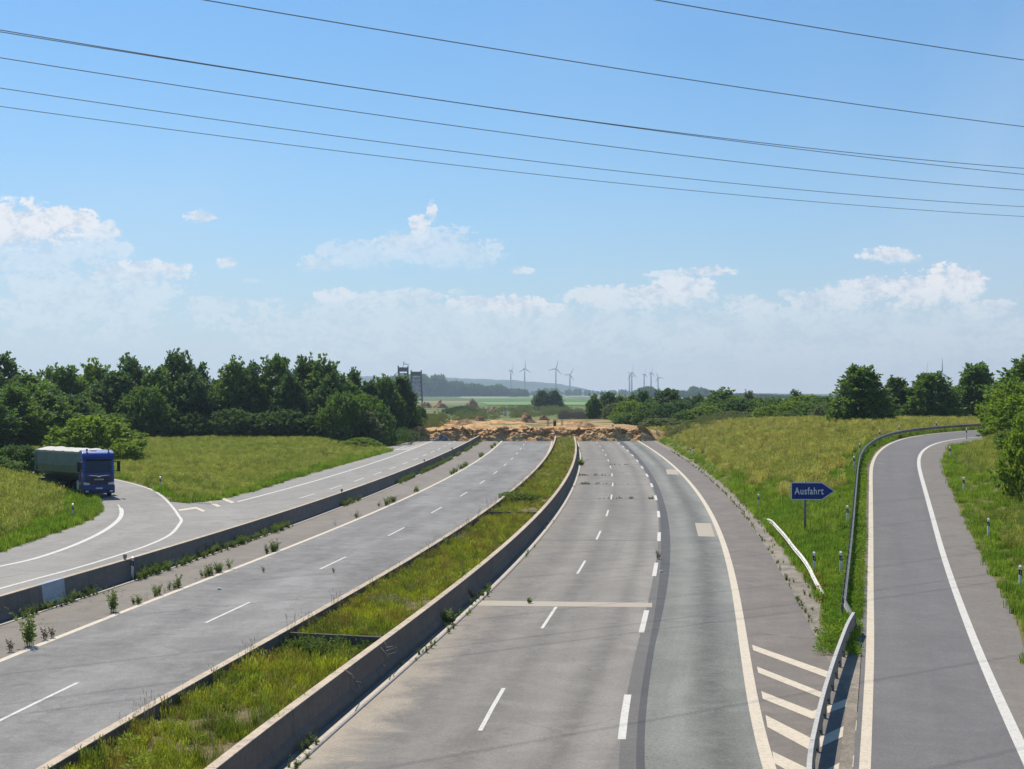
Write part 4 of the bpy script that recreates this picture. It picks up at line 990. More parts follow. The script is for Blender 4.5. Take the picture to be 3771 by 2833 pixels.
# single weeds that stand out
def weed_thing(label, me, mat, p, s, rz=0):
    o = link("weed_clump", me, mat, None, tuple(p)); o.scale = (s, s, s); o.rotation_euler = (0, 0, rz); tag(o, label, 'weed', "weed clumps on the carriageways"); return o
wm = [stems(16, 1.0, .17, 61, .55, 20), stems(8, .85, .13, 62, .35, 18), stems(14, .55, .22, 63, .9, 14)]
weed_thing("tall bushy weed at the shoulder line, leftmost large clump near the frame's left edge", wm[0], w_green, P(105, 2380), 1.25)
weed_thing("dark dry weed directly right of the large leftmost clump", wm[1], w_brown, P(165, 2358), .8)
weed_thing("narrow green weed just right of the dark dry weed", wm[1], w_green, P(192, 2350), .7)
weed_thing("small weed at the very edge, left of the large clump", wm[1], w_green, P(38, 2400), .75)
weed_thing("forked pale green weed alone on the brown shoulder by the cream line", wm[0], w_green, P(415, 2254), 1.0)
weed_thing("small weed standing alone in the left lane below the bushy barrier weeds", wm[1], w_green, P(970, 2108), .5)
weed_thing("dark little sprig left of the third lane dash on the left carriageway", wm[1], w_brown, P(1228, 2110), .45)
weed_thing("green thistle growing over the gutter kerb beside the median wall", wm[2], w_green, P(1652, 2300), 1.0)
weed_thing("tall thin weed in the gutter where the pale repair strip begins", wm[1], w_green, P(1736, 2210), .8)
weed_thing("weed clump on the dark seam beside the last large exit lane dash", wm[1], w_green, P(2424, 2060), .8)
weed_thing("flat weed growing on the pale repair strip", wm[2], w_green, P(1950, 2222), .45)
weed_thing("dark green weed in the far gutter below the grass tip of the median", wm[2], w_green, P(2140, 1716), 1.5)
weed_thing("broad leaved green clump spilling over the median wall", leafy(700, .9, .5, .24, 64, 1.2), w_green, P(1925, 1850, .75), 1.4)
weed_thing("leafy green clump at the left wall of the median beside the broad one", leafy(500, .7, .45, .22, 65, 1.2), w_green, P(1880, 1838, .7), 1.2)
pop = MB()
for (u, v) in z4([(905, 1030), (912, 1045), (940, 1105), (950, 1100), (893, 1130), (1000, 1182), (952, 1245), (1045, 1250), (935, 1112)]):
    g = G(u, v); 
    for k in range(4):
        a = rng.uniform(0, 6.28); x, y, z = g.x + rng.normal(0, .12), g.y + rng.normal(0, .12), g.z + rng.uniform(.3, .5)
        pop.poly([(x, y, z), (x + .07 * math.cos(a), y + .07 * math.sin(a), z + .05), (x + .02, y, z + .08), (x - .07 * math.sin(a), y + .07 * math.cos(a), z + .05)], [(0, 1, 2, 3)])
tag(pop.build("poppies", red_m), "red poppies in the grass by the near end of the old white rail", "flowers", kind='stuff')
# ------------------------------------------------------------------ trees and shrubs
bark_m = simple("bark", (0.10, 0.078, 0.055), .9, var=.3)
def crown_mesh(seed, shape='tree', sprays=260, per=24, leaf=.30, h=10.0, wd=7.0, z0=.06, lump=.3):
    r_ = np.random.default_rng(seed); ph = r_.uniform(0, 6.28, 8); am = r_.uniform(.4, 1, 8)
    def rad(t):
        if shape == 'cone': return (1 - t) ** .62 * min(1, (t + .05) / .16) ** .5
        if shape == 'bush': return math.sqrt(max(0, 1 - (t * .98) ** 2.4)) * (.88 + .12 * math.sin(t * 3))
        if shape == 'spire': return (1 - t) ** .8 * .9 + .06
        return max(.02, math.sin(math.pi * min(1, t * .86 + .14)) ** .62) * (1 if t < .6 else 1 - .25 * (t - .6) / .4)
    lob = [(r_.uniform(0, 6.28), r_.uniform(.05, .95), r_.uniform(.18, .4), r_.uniform(-.9, 1.1)) for _ in range(22)]
    C = []; D = []; 
    while len(C) < sprays:
        t = r_.uniform(0, 1) ** .92; a = r_.uniform(0, 6.28)
        if r_.uniform() > rad(t) * .9 + .12: continue
        l = 0
        for (la, lt, ls, lw) in lob:
            da = math.atan2(math.sin(a - la), math.cos(a - la)); l += lw * math.exp(-(da * da / .35 + (t - lt) ** 2 / (ls * ls * .2)))
        k = 1 + lump * .55 * l
        q = r_.uniform(0, 1) ** .42 if r_.uniform() < .85 else r_.uniform(.2, .8)
        rr = rad(t) * wd / 2 * k * q
        C.append((rr * math.cos(a), rr * math.sin(a), h * (z0 + (1 - z0) * t * (.93 + .06 * l * lump)))); 
        up = .25 + .9 * t
        d = np.array([math.cos(a), math.sin(a), up + r_.normal(0, .25)]); D.append(d / np.linalg.norm(d))
    C = np.array(C); D = np.array(D); n = len(C)
    if shape in ('tree', 'spire'):       # shoots that break the outline at the top
        k = max(6, n // 22); top = np.stack([r_.normal(0, wd * .10, k), r_.normal(0, wd * .10, k), r_.uniform(.88, 1.0, k) * h], -1)
        C = np.concatenate([C, top]); D = np.concatenate([D, np.tile([[0, 0, 1.]], (k, 1)) + r_.normal(0, .3, (k, 3))]); n = len(C)
    L = r_.uniform(.5, 1.5, n) * h * .10
    s = r_.uniform(0, 1, (n, per)); P0 = C[:, None, :] + D[:, None, :] * (s * L[:, None])[..., None] + r_.normal(0, 1, (n, per, 3)) * (h * .018 * (1.25 - s))[..., None]
    ld = D[:, None, :] * .8 + r_.normal(0, .65, (n, per, 3)); ld /= np.linalg.norm(ld, axis=-1, keepdims=True)
    rv = r_.normal(0, 1, (n, per, 3)); sd = np.cross(ld, rv); sd /= np.linalg.norm(sd, axis=-1, keepdims=True) + 1e-9
    ll = (leaf * r_.uniform(.6, 1.4, (n, per)))[..., None]; lw = ll * .62
    q = np.stack([P0, P0 + ld * ll * .5 + sd * lw * .5, P0 + ld * ll, P0 + ld * ll * .5 - sd * lw * .5], 2).reshape(-1, 3)
    q[:, 2] = np.maximum(q[:, 2], .02)
    f = np.arange(len(q)).reshape(-1, 4)
    return np_mesh("crown", q, f)
def trunk_mesh(seed, h=10.0, lean=0.0, r0=.17):
    r_ = np.random.default_rng(seed); m = MB()
    pts = [(0, 0, -.3)] + [(lean * (i / 5) + r_.normal(0, .06), r_.normal(0, .06), h * .85 * i / 5) for i in range(1, 6)]
    m.tube(pts, r0, 7, .03)
    for i in range(7):
        z = h * r_.uniform(.18, .7); a = r_.uniform(0, 6.28); l = h * r_.uniform(.12, .26)
        m.tube([(0, 0, z), (math.cos(a) * l * .5, math.sin(a) * l * .5, z + l * .35), (math.cos(a) * l, math.sin(a) * l, z + l * .9)], .07, 5, .015)
    return m.mesh("trunk", True)
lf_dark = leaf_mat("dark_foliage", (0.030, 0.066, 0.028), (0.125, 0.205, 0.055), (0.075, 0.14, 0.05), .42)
lf_mid = leaf_mat("mid_foliage", (0.045, 0.090, 0.026), (0.175, 0.275, 0.05), (0.12, 0.20, 0.045), .42)
lf_bright = leaf_mat("bright_foliage", (0.11, 0.19, 0.022), (0.24, 0.33, 0.04), (0.19, 0.27, 0.04), .45)
lf_olive = leaf_mat("olive_foliage", (0.11, 0.14, 0.06), (0.21, 0.24, 0.105), (0.16, 0.19, 0.07), .4)
LM = {'d': lf_dark, 'm': lf_mid, 'b': lf_bright, 'o': lf_olive}
CR = {}
for sh_, n_v, kw in (('tree', 5, dict(sprays=520, per=22, leaf=.46)), ('cone', 3, dict(sprays=620, per=22, leaf=.44, wd=8, z0=0)), ('bush', 4, dict(sprays=560, per=20, leaf=.60, h=10, wd=14, z0=0, lump=.45)), ('spire', 2, dict(sprays=260, per=20, leaf=.44, wd=5))):
    for i in range(n_v):
        for k_, mt in LM.items():
            if i == 0 or True:
                if (sh_, i) not in CR: CR[(sh_, i)] = crown_mesh(100 + i * 7 + len(sh_) * 31, sh_, **kw)
        CR[(sh_, i)].materials.append(None)
WD = {'tree': 7.0, 'cone': 8.0, 'bush': 14.0, 'spire': 5.0}
TR = [trunk_mesh(s) for s in range(3)]
for m__ in TR: m__.materials.append(bark_m)
CRM = {}
def crown_of(shape, var, colr):
    k = (shape, var, colr)
    if k not in CRM:
        me = CR[(shape, var)].copy(); me.materials.clear(); me.materials.append(LM[colr]); me.name = "crown"; CRM[k] = me
    return CRM[k]
def plant(name, label, cat, loc, h, wd, shape, var, colr, group=None, rz=None, trunk=True):
    e = empty(name, loc, rng.uniform(0, 6.28) if rz is None else rz); tag(e, label, cat, group)
    c_ = link("crown", crown_of(shape, var, colr), None, e); c_.scale = (wd / WD[shape], wd / WD[shape], h / 10.0)
    if trunk:
        k = link("trunk", TR[var % 3], None, e); k.scale = (h / 10, h / 10, h / 10 * .98)
    return e
TGL = "trees of the dense row behind the left field"
def T(u, y, vt, wpx, shape, var, colr, label, group=None, name=None, cat=None, sink=.1):
    g = at(u, y); s = y / F; h = (H - (vt - 1446) * s - g.z + sink) * (.935 if shape in ('tree', 'spire') else 1.12 if shape == 'bush' else 1)
    if shape in ('bush', 'cone'): wpx = wpx * (1.18 if shape == 'bush' else 1.1)
    cat = cat or ('shrub' if shape == 'bush' else 'tree'); name = name or ('shrub' if shape == 'bush' else 'deciduous_tree')
    return plant(name, label, cat, (g.x, g.y, g.z - sink), h, wpx * s * 1.08, shape, var, colr, group)
left = [
 (16, 268, 1302, 150, 'spire', 0, 'd', "dark pointed tree at the left edge of the photo, highest there"),
 (-60, 262, 1340, 190, 'tree', 1, 'd', "dark tree leaving the frame at the far left"),
 (100, 262, 1378, 230, 'tree', 2, 'm', "broad mid green tree just right of the pointed tree at the left edge"),
 (190, 284, 1366, 150, 'tree', 0, 'm', "flat topped tree behind the lorry's trailer, in the back of the row"),
 (238, 272, 1360, 190, 'tree', 4, 'm', "rounded green tree rising behind the lorry's trailer"),
 (352, 285, 1345, 170, 'tree', 3, 'b', "paler yellow green tree behind the lorry's cab"),
 (420, 268, 1372, 180, 'tree', 1, 'd', "darker tree filling the space right of the pale tree"),
 (482, 276, 1311, 130, 'spire', 1, 'd', "tall dark pointed tree right of the lorry, first of two high ones"),
 (495, 274, 1350, 190, 'tree', 3, 'd', "wide lower crown round the foot of the first high pointed tree"),
 (575, 268, 1368, 170, 'tree', 0, 'm', "lower green tree between the two highest trees"),
 (655, 276, 1308, 170, 'tree', 4, 'd', "second of the two highest trees, broad shouldered and dark"),
 (738, 278, 1338, 95, 'spire', 0, 'd', "slim pointed tree just right of the highest broad one"),
 (705, 270, 1372, 170, 'tree', 2, 'd', "dark crown below the slim pointed tree"),
 (800, 300, 1402, 150, 'tree', 1, 'd', "low crown in the gap where the far hill shows through"),
 (862, 274, 1338, 160, 'tree', 3, 'm', "spreading tree right of the gap with fan shaped branches"),
 (926, 276, 1348, 150, 'tree', 0, 'd', "rounded dark tree right of the fan branched one"),
 (1016, 276, 1314, 150, 'tree', 1, 'm', "tall tree with upright twigs in the middle of the right half of the row"),
 (1066, 270, 1375, 120, 'tree', 2, 'd', "dark lower tree between two tall ones"),
 (1124, 278, 1325, 130, 'tree', 4, 'd', "tall dark tree with a narrow head"),
 (1192, 276, 1332, 180, 'tree', 3, 'm', "big round headed tree, last of the high ones before the gap"),
 (1225, 268, 1380, 150, 'tree', 0, 'd', "dark skirt of foliage below the big round headed tree"),
 (1305, 292, 1362, 100, 'spire', 1, 'd', "lone pointed crown rising over the lower right part of the row"),
 (1290, 276, 1412, 130, 'tree', 2, 'm', "mid green tree under the lone pointed crown"),
 (1360, 290, 1408, 120, 'tree', 1, 'd', "dark rounded tree right of the lone pointed crown"),
 (1408, 292, 1396, 140, 'tree', 4, 'm', "second last large tree of the row"),
 (1474, 296, 1390, 135, 'cone', 1, 'd', "last large tree of the row, beside the towers on the horizon"),
]
for (u, y, vt, wp, sh_, va, co, lab) in left: T(u, y, vt, wp, sh_, va, co, lab, TGL)
for (u, y, vt, wp, va, co, lab) in [
 (30, 252, 1470, 190, 0, 'm', "low shrub at the foot of the trees by the left edge"),
 (130, 256, 1440, 200, 1, 'm', "rounded green shrub crown in front of the row, left of the trailer"),
 (310, 252, 1490, 150, 2, 'm', "shrub between trailer and cab at the foot of the trees"),
 (545, 262, 1452, 170, 3, 'm', "large leafy shrub below the first high pointed tree"),
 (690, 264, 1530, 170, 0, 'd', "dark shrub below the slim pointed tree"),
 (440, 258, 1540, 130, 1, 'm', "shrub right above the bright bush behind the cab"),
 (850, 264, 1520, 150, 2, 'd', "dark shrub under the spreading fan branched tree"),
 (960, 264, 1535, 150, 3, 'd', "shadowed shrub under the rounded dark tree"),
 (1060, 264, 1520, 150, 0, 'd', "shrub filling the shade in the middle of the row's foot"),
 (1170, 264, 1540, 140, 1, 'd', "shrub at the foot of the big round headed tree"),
 (1262, 262, 1470, 150, 2, 'm', "lighter shrub left of the sapling"),
 (1345, 268, 1480, 170, 3, 'm', "lighter shrub behind the sapling"),
 (1430, 290, 1480, 120, 0, 'd', "shrub at the foot of the second last large tree"),
 (1543, 318, 1508, 50, 1, 'm', "small shrub on its own right of the last large tree")]:
    T(u, y, vt, wp, 'bush', va, co, lab, "shrubs at the foot of the left tree row")  # the dark ones take dark foliage to paint the shadow under the row
T(45, 214, 1432, 230, 'tree', 0, 'm', "full green tree low on the left, its crown down to the grass behind the bank")
T(165, 222, 1442, 210, 'tree', 2, 'm', "full green tree just left above the trailer's rear end")
T(280, 236, 1462, 170, 'tree', 4, 'd', "darker tree between the trailer and the tall row")
T(-70, 205, 1430, 200, 'tree', 3, 'd', "tree mostly outside the left edge behind the bank")
T(355, 184, 1549, 275, 'bush', 0, 'b', "big bright green bush directly behind the blue cab of the lorry")
T(455, 176, 1640, 120, 'bush', 2, 'b', "low lime green bush between the blue cab and the field")
T(60, 150, 1655, 150, 'bush', 1, 'd', "dark shrub on the bank at the left edge, in front of the trailer's tail")
T(-20, 140, 1690, 150, 'bush', 3, 'm', "shrub cut by the left edge of the frame on the bank")
T(150, 128, 1795, 70, 'bush', 2, 'o', "small grey green shrub on the bank below the trailer")
T(1345, 262, 1512, 130, 'spire', 0, 'o', "young sapling leaning left on a bare pale stem in front of the row", None, "sapling", "sapling")
T(1335, 250, 1618, 110, 'bush', 3, 'b', "low bright green weeds mound under the sapling")

RG = "hedge trees beyond the right meadow"
for (u, y, vt, wp, sh_, va, co, lab) in [
 (2188, 450, 1455, 52, 'tree', 0, 'm', "small tree at the left end of the hedge, beside the fields"),
 (2238, 455, 1446, 84, 'tree', 1, 'd', "dark rounded tree, second from the hedge's left end"),
 (2285, 470, 1458, 70, 'tree', 2, 'm', "low tree right of the dark rounded one"),
 (2330, 480, 1456, 90, 'tree', 3, 'm', "soft mid green tree behind the front shrubs of the hedge"),
 (2368, 380, 1444, 80, 'tree', 4, 'd', "dark tree with a broken outline left of the tallest hedge tree"),
 (2456, 372, 1434, 130, 'tree', 1, 'd', "tallest and darkest tree of the hedge, below the wind turbines"),
 (2530, 520, 1466, 90, 'tree', 0, 'd', "distant bluish tree seen in the hedge's gap"),
 (2572, 380, 1456, 90, 'tree', 2, 'd', "dark tree right of the gap in the hedge"),
 (2660, 366, 1438, 150, 'tree', 3, 'm', "large spreading tree in the middle of the hedge"),
 (2756, 420, 1445, 66, 'tree', 4, 'o', "smooth egg shaped dark tree standing clear of the hedge"),
 (2830, 520, 1480, 120, 'tree', 0, 'd', "low dark tree behind the bright shrubs"),
 (2932, 360, 1438, 75, 'spire', 1, 'd', "spiky dark tree with bare twigs above the bright shrubs"),
 (3050, 420, 1472, 60, 'tree', 2, 'd', "dark tree partly hidden by the big conical tree")]:
    T(u, y, vt, wp, sh_, va, co, lab, RG)
for (u, y, vt, wp, va, co, lab) in [
 (2265, 420, 1492, 80, 0, 'o', "olive shrub at the left end of the hedge"),
 (2320, 370, 1488, 110, 1, 'b', "bright yellow green shrub in the left part of the hedge"),
 (2395, 350, 1495, 110, 2, 'm', "green shrub in front of the tallest hedge tree"),
 (2450, 340, 1500, 110, 3, 'd', "dark shrub directly under the tallest hedge tree"),
 (2330, 355, 1525, 120, 0, 'm', "low green scrub above the right end of the earth bank"),
 (2440, 332, 1545, 140, 1, 'o', "grey green scrub next to the brown earth at the road's end"),
 (2540, 335, 1520, 110, 2, 'm', "mid green shrub right of the tallest tree's foot"),
 (2605, 335, 1505, 120, 3, 'b', "bright shrub under the large spreading tree's left side"),
 (2690, 330, 1520, 130, 0, 'o', "olive drab shrub under the large spreading tree"),
 (2770, 335, 1522, 120, 1, 'o', "olive drab shrub under the egg shaped tree"),
 (2560, 326, 1550, 150, 3, 'm', "low hedge foot meeting the top of the meadow"),
 (2850, 325, 1500, 130, 2, 'b', "bright green shrub right of the egg shaped tree"),
 (2925, 322, 1490, 120, 3, 'b', "yellow topped shrub below the spiky tree"),
 (2990, 318, 1492, 130, 0, 'm', "mid green shrub right of the spiky tree"),
 (3045, 312, 1500, 110, 1, 'o', "grey green shrub touching the big conical tree"),
 (2810, 345, 1478, 150, 2, 'm', "leafy mid green shrub between the egg shaped tree and the bright shrubs"),
 (2880, 335, 1474, 150, 0, 'm', "wide green shrub behind the yellow topped one"),
 (2965, 330, 1470, 150, 3, 'b', "bright shrub immediately right of the spiky tree"),
 (3030, 322, 1474, 130, 2, 'm', "dense shrub left behind the big conical tree"),
 (2500, 350, 1485, 130, 0, 'd', "dark shrub in the gap right of the tallest hedge tree"),
 (2715, 345, 1478, 140, 3, 'm', "green shrub at the right foot of the large spreading tree"),
 (2905, 318, 1525, 130, 1, 'm', "low dark green shrub at the crest of the meadow")]:
    T(u, y, vt, wp, 'bush', va, co, lab, "hedge shrubs beyond the right meadow")
CG = "conical trees beside the slip road"
T(3172, 226, 1346, 208, 'cone', 0, 'm', "big conical tree with foliage to the ground, nearest left of the slip road bend", CG)
T(3300, 268, 1392, 130, 'cone', 1, 'd', "narrow conical tree, left one of the three beyond the guardrail", CG)
T(3428, 264, 1372, 195, 'cone', 2, 'm', "broad headed tree between the narrow and the rightmost conical one", CG)
T(3594, 272, 1338, 175, 'cone', 0, 'm', "tall conical tree, rightmost of the three beyond the guardrail", CG)
T(3100, 214, 1560, 60, 'bush', 2, 'm', "leafy shoots at the left foot of the big conical tree")
T(3790, 196, 1322, 260, 'tree', 3, 'm', "tall tree at the right edge above the bright bank bushes")
for (u, y, vt, wp, va, co, lab) in [
 (3738, 172, 1430, 215, 0, 'b', "sunlit yellow green bush at the top of the bank on the right edge"),
 (3790, 150, 1470, 230, 1, 'b', "brightest lime bush cut by the right edge of the frame"),
 (3695, 186, 1490, 120, 2, 'm', "mid green bush where the slip road disappears"),
 (3730, 160, 1570, 170, 3, 'm', "lower dark bush on the right bank, hanging toward the grass"),
 (3800, 104, 1560, 190, 1, 'b', "lowest lime green bush spilling down the right bank at the frame's edge"),
 (3795, 132, 1585, 200, 0, 'm', "bush low on the bank at the right edge, beside the delineator posts")]:
    T(u, y, vt, wp, 'bush', va, co, lab, "bushes on the right bank")
T(2528, 262, 1640, 60, 'bush', 1, 'd', "small dark shrub alone on the yellow meadow near the road's end", sink=.3)
for (u, lab) in ((1998, "left half of the dark pair of trees standing alone in the fields"), (2041, "right half of the dark pair of trees standing alone in the fields")):
    T(u, 840, 1439, 62, 'cone' if u > 2000 else 'tree', 1, 'd', lab, "pair of field trees")

# far scrub, far woods: masses nobody could count
far_cr = [crown_mesh(300 + s, 'tree', 60, 14, 1.0, lump=.5) for s in range(3)]
c_fartree = make_coll("far_crown", far_cr, lf_dark)
c_scrub = make_coll("scrub_bush", [crown_mesh(320 + s, 'bush', 60, 14, .8, wd=14, z0=0, lump=.5) for s in range(3)], leaf_mat("scrub_leaves", (0.11, 0.15, 0.045), (0.21, 0.25, 0.08), (0.28, 0.27, 0.11)))
c_heath = make_coll("heath_bush", [crown_mesh(330 + s, 'bush', 50, 12, .7, wd=14, z0=0) for s in range(2)], leaf_mat("heath_twigs", (0.10, 0.07, 0.065), (0.17, 0.12, 0.10), (0.12, 0.10, 0.07), .1))
def pts_uv(n, u0, u1, y0, y1, cond=None):
    u = rng.uniform(u0, u1, n); y = rng.uniform(y0, y1, n); x = (u - 1885.5) * y / F
    if cond is not None: k = cond(x, y, u); x, y = x[k], y[k]
    return np.stack([x, y, Zt(x, y)], -1)
def pts_v(n, top, bot, cond=None, z0=1.0):
    """top, bot: outlines (u, v) of the overgrown area as seen"""
    u = rng.uniform(top[0][0], top[-1][0], n); a = np.interp(u, [q[0] for q in top], [q[1] for q in top]); b_ = np.interp(u, [q[0] for q in bot], [q[1] for q in bot])
    v = a + (b_ - a) * rng.uniform(0, 1, n); y = F * (H - z0) / (v - 1446); x = (u - 1885.5) * y / F
    if cond is not None: k = cond(x, y, u, v); x, y = x[k], y[k]
    return np.stack([x, y, Zt(x, y) - .05], -1)
p = pts_v(1500, [(1535, 1500), (1700, 1503), (1900, 1500), (2180, 1496)], [(1535, 1575), (1640, 1560), (1760, 1540), (1900, 1530), (2050, 1520), (2180, 1515)], lambda x, y, u, v: fbm(u, v * 3, 60, 5, 41) > -.05)
s_ = rng.uniform(.05, .26, len(p)) * rng.uniform(.5, 1.2, len(p)) * np.clip(1.1 + fbm(p[:, 0], p[:, 1], 20, 4, 61), .4, 1.6); scatter("scrubland", p, c_scrub, 0, 0, "green scrub spreading over the old roadbed toward the fields", "scrub", sw=s_, sh=s_ * .8)
p = pts_v(260, [(1530, 1530), (1700, 1545)], [(1530, 1592), (1700, 1562)], lambda x, y, u, v: vnoise(x, y, 9, 44) + (1640 - u) / 300 > .0, 1.9)
s_ = rng.uniform(.08, .22, len(p)); scatter("scrubland", p, c_scrub, 0, 0, "scrub between the last trees and the dirt plateau", "scrub", sw=s_, sh=s_)
p = pts_uv(420, 1625, 1775, 620, 780, lambda x, y, u: fbm(x, y, 16, 4, 49) > -.05); s_ = rng.uniform(.12, .34, len(p)) * np.clip(1 - np.abs(p[:, 0] * F / p[:, 1] + 1885.5 - 1700) / 110, .25, 1); scatter("dark_hedge", p, c_fartree, 0, 0, "dark hedge behind the pointed earth heap", "hedge", sw=s_, sh=s_ * .8)
p = pts_v(2200, [(2060, 1512), (2160, 1518), (2300, 1534), (2480, 1556)], [(2060, 1536), (2160, 1545), (2300, 1566), (2480, 1580)], lambda x, y, u, v: fbm(u, v * 4, 50, 4, 47) + np.minimum(u - 2060, 80) / 160 > .12)
s_ = rng.uniform(.04, .17, len(p)) * (1 + .5 * fbm(p[:, 0], p[:, 1], 12, 3, 48)); scatter("heath", p, c_heath, 0, 0, "purplish brown dead undergrowth right of the dirt track", "undergrowth", sw=s_, sh=s_ * .9)
p = pts_v(600, [(2450, 1545), (2600, 1550), (2900, 1545), (3080, 1540)], [(2450, 1578), (2600, 1572), (2900, 1560), (3080, 1560)], lambda x, y, u, v: vnoise(x, y, 8, 46) > -.15, 2.5); s_ = rng.uniform(.06, .2, len(p))
scatter("hedge_foot_scrub", p, c_scrub, 0, 0, "low scrub along the foot of the hedge beyond the meadow", "scrub", sw=s_, sh=s_)
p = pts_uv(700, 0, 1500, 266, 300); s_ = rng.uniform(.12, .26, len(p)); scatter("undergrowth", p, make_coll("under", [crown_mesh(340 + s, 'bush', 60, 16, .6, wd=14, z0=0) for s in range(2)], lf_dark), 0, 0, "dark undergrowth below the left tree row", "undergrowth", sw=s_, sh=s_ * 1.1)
def wood(name, label, prof, y, n, jitter=.12, wk=1.0):
    us = np.array([q[0] for q in prof]); vs_ = np.array([q[1] for q in prof]); u = rng.uniform(us[0], us[-1], n); yy = y * rng.uniform(1, 1 + jitter, n)
    vt = np.interp(u, us, vs_); h_ = (H + (1446 - vt) * y / F) * rng.uniform(.72, 1.04, n); k = h_ > 2; u, yy, h_ = u[k], yy[k], h_[k]
    x = (u - 1885.5) * yy / F
    scatter(name, np.stack([x, yy, Zt(x, yy) - .5], -1), c_fartree, 0, 0, label, "wood", sw=h_ / 10 * wk * rng.uniform(.8, 1.2, len(h_)), sh=h_ / 10, tilt=.02)
wood("far_wood", "blue green wood on the plain behind the two steel towers", [(1440, 1396), (1500, 1390), (1560, 1388), (1580, 1398), (1600, 1392), (1625, 1392), (1640, 1412), (1660, 1414), (1690, 1408), (1705, 1420), (1740, 1417), (1790, 1426), (1830, 1424), (1845, 1420), (1870, 1434), (1900, 1434), (1941, 1438), (1945, 1447)], 3300, 1500)
wood("far_wood", "scattered blue trees along the horizon below the left turbines", [(1950, 1444), (2000, 1430), (2050, 1430), (2065, 1440), (2130, 1432), (2160, 1438), (2200, 1440), (2300, 1436), (2330, 1440), (2335, 1438), (2360, 1444)], 4300, 110)
wood("wooded_mound", "dark wooded mound rising behind the hedge below the right turbines", [(2330, 1448), (2345, 1440), (2360, 1432), (2380, 1429), (2400, 1430), (2420, 1440), (2432, 1448)], 2600, 260, .05)
wood("far_wood", "blue belt of trees behind the hedge, tallest near its left end", [(2480, 1436), (2510, 1441), (2535, 1440), (2545, 1428), (2568, 1426), (2575, 1440), (2582, 1430), (2600, 1436), (2640, 1444), (2700, 1450)], 3000, 330)
wood("far_wood", "low dark blue woodland line on the right horizon", [(2690, 1452), (2740, 1449), (2790, 1452), (2900, 1455), (2990, 1456), (3100, 1460), (3300, 1461)], 2400, 700, .1)
wood("far_wood", "woodland line on the horizon behind the left tree row", [(-300, 1436), (600, 1432), (800, 1430), (1440, 1420)], 3800, 700, .1)
wood("far_wood", "woodland line on the horizon beyond the right edge", [(3300, 1455), (4300, 1450)], 2500, 400, .1)

# hills
hp = [(-1400, 1420), (-400, 1408), (300, 1398), (780, 1398), (1000, 1390), (1240, 1385), (1350, 1387), (1500, 1388), (1620, 1391), (1680, 1392), (1760, 1396), (1900, 1402), (1990, 1408), (2060, 1416), (2130, 1426), (2170, 1436), (2230, 1446), (2400, 1450)]
HY = 6400; uu = np.linspace(-1400, 2400, 420); vt = np.interp(uu, [q[0] for q in hp], [q[1] for q in hp])
V = []; ridge = H + (1446 - vt) * HY / F + vnoise(uu, 0 * uu, 14, 51) * 3.0 + vnoise(uu, 0 * uu, 60, 52) * 3
for r_i, (yy, k) in enumerate(((5900, 0), (6050, .35), (6250, .8), (6400, 1), (6700, .9), (6990, .2))):
    for i in range(len(uu)): V.append(((uu[i] - 1885.5) * HY / F, yy, max(-1, ridge[i] * k - (2 if k == 0 else 0) + (float(vnoise(uu[i], yy, 50, 53)) * 8 if 0 < k < 1 else 0))))
n = len(uu); f = [(r * n + i, r * n + i + 1, (r + 1) * n + i + 1, (r + 1) * n + i) for r in range(5) for i in range(n - 1)]
hill = link("hills", np_mesh("hills", V, f, smooth=True), simple("hill_woodland", (0.045, 0.085, 0.075), .95, var=.3, scale=.01)); tag(hill, kind='structure')
hv = [(2300, 1449), (2700, 1447), (3100, 1452), (3600, 1450), (4600, 1444)]
uu = np.linspace(2300, 4600, 240); vt = np.interp(uu, [q[0] for q in hv], [q[1] for q in hv]); V = []
ridge = np.maximum(H + (1446 - vt) * HY / F, 1) + vnoise(uu, 0 * uu, 12, 55) * 3
for yy, k in ((6000, 0), (6400, 1), (6900, .3)):
    for i in range(len(uu)): V.append(((uu[i] - 1885.5) * HY / F, yy, ridge[i] * k - (1 if k == 0 else 0)))
n = len(uu); f = [(r * n + i, r * n + i + 1, (r + 1) * n + i + 1, (r + 1) * n + i) for r in range(2) for i in range(n - 1)]
tag(link("hills", np_mesh("hills", V, f, smooth=True), hill.data.materials[0]), kind='structure')

# crop fields on the plain
def field(u0, v0, u1, v1, col, skew=0, name="crop_field", z=.35):
    m = MATS.get(str(col)) or simple(str(col), col, .95, var=.18, scale=.012)
    V = []
    for (u, v) in ((u0, v1), (u1, v1), (u1 + skew, v0), (u0 + skew, v0)): g = P(u, v, z); V.append(tuple(g))
    o = link(name, np_mesh(name, V, [(0, 1, 2, 3)]), m); tag(o, kind='structure')
field(1500, 1454.6, 2400, 1457.5, (0.16, 0.20, 0.12), 20)
field(1540, 1458, 1900, 1461.5, (0.20, 0.24, 0.13), 10)
field(1910, 1458.5, 2500, 1463, (0.24, 0.24, 0.15), -30)
field(1720, 1463.5, 2150, 1470, (0.13, 0.23, 0.06), -60)
field(2160, 1464, 2900, 1471, (0.10, 0.15, 0.07), -60)
field(1760, 1471, 2200, 1478.5, (0.09, 0.17, 0.05), -30)
field(1800, 1480, 2230, 1491, (0.16, 0.28, 0.07), -50)
field(2600, 1466, 3100, 1473, (0.14, 0.22, 0.10), 0)
field(1690, 1461.5, 1870, 1463.5, (0.42, 0.34, 0.25), 10, "bare_soil_strip")
field(1690, 1503, 1775, 1511, (0.46, 0.36, 0.26), 20, "dirt_track", .25)
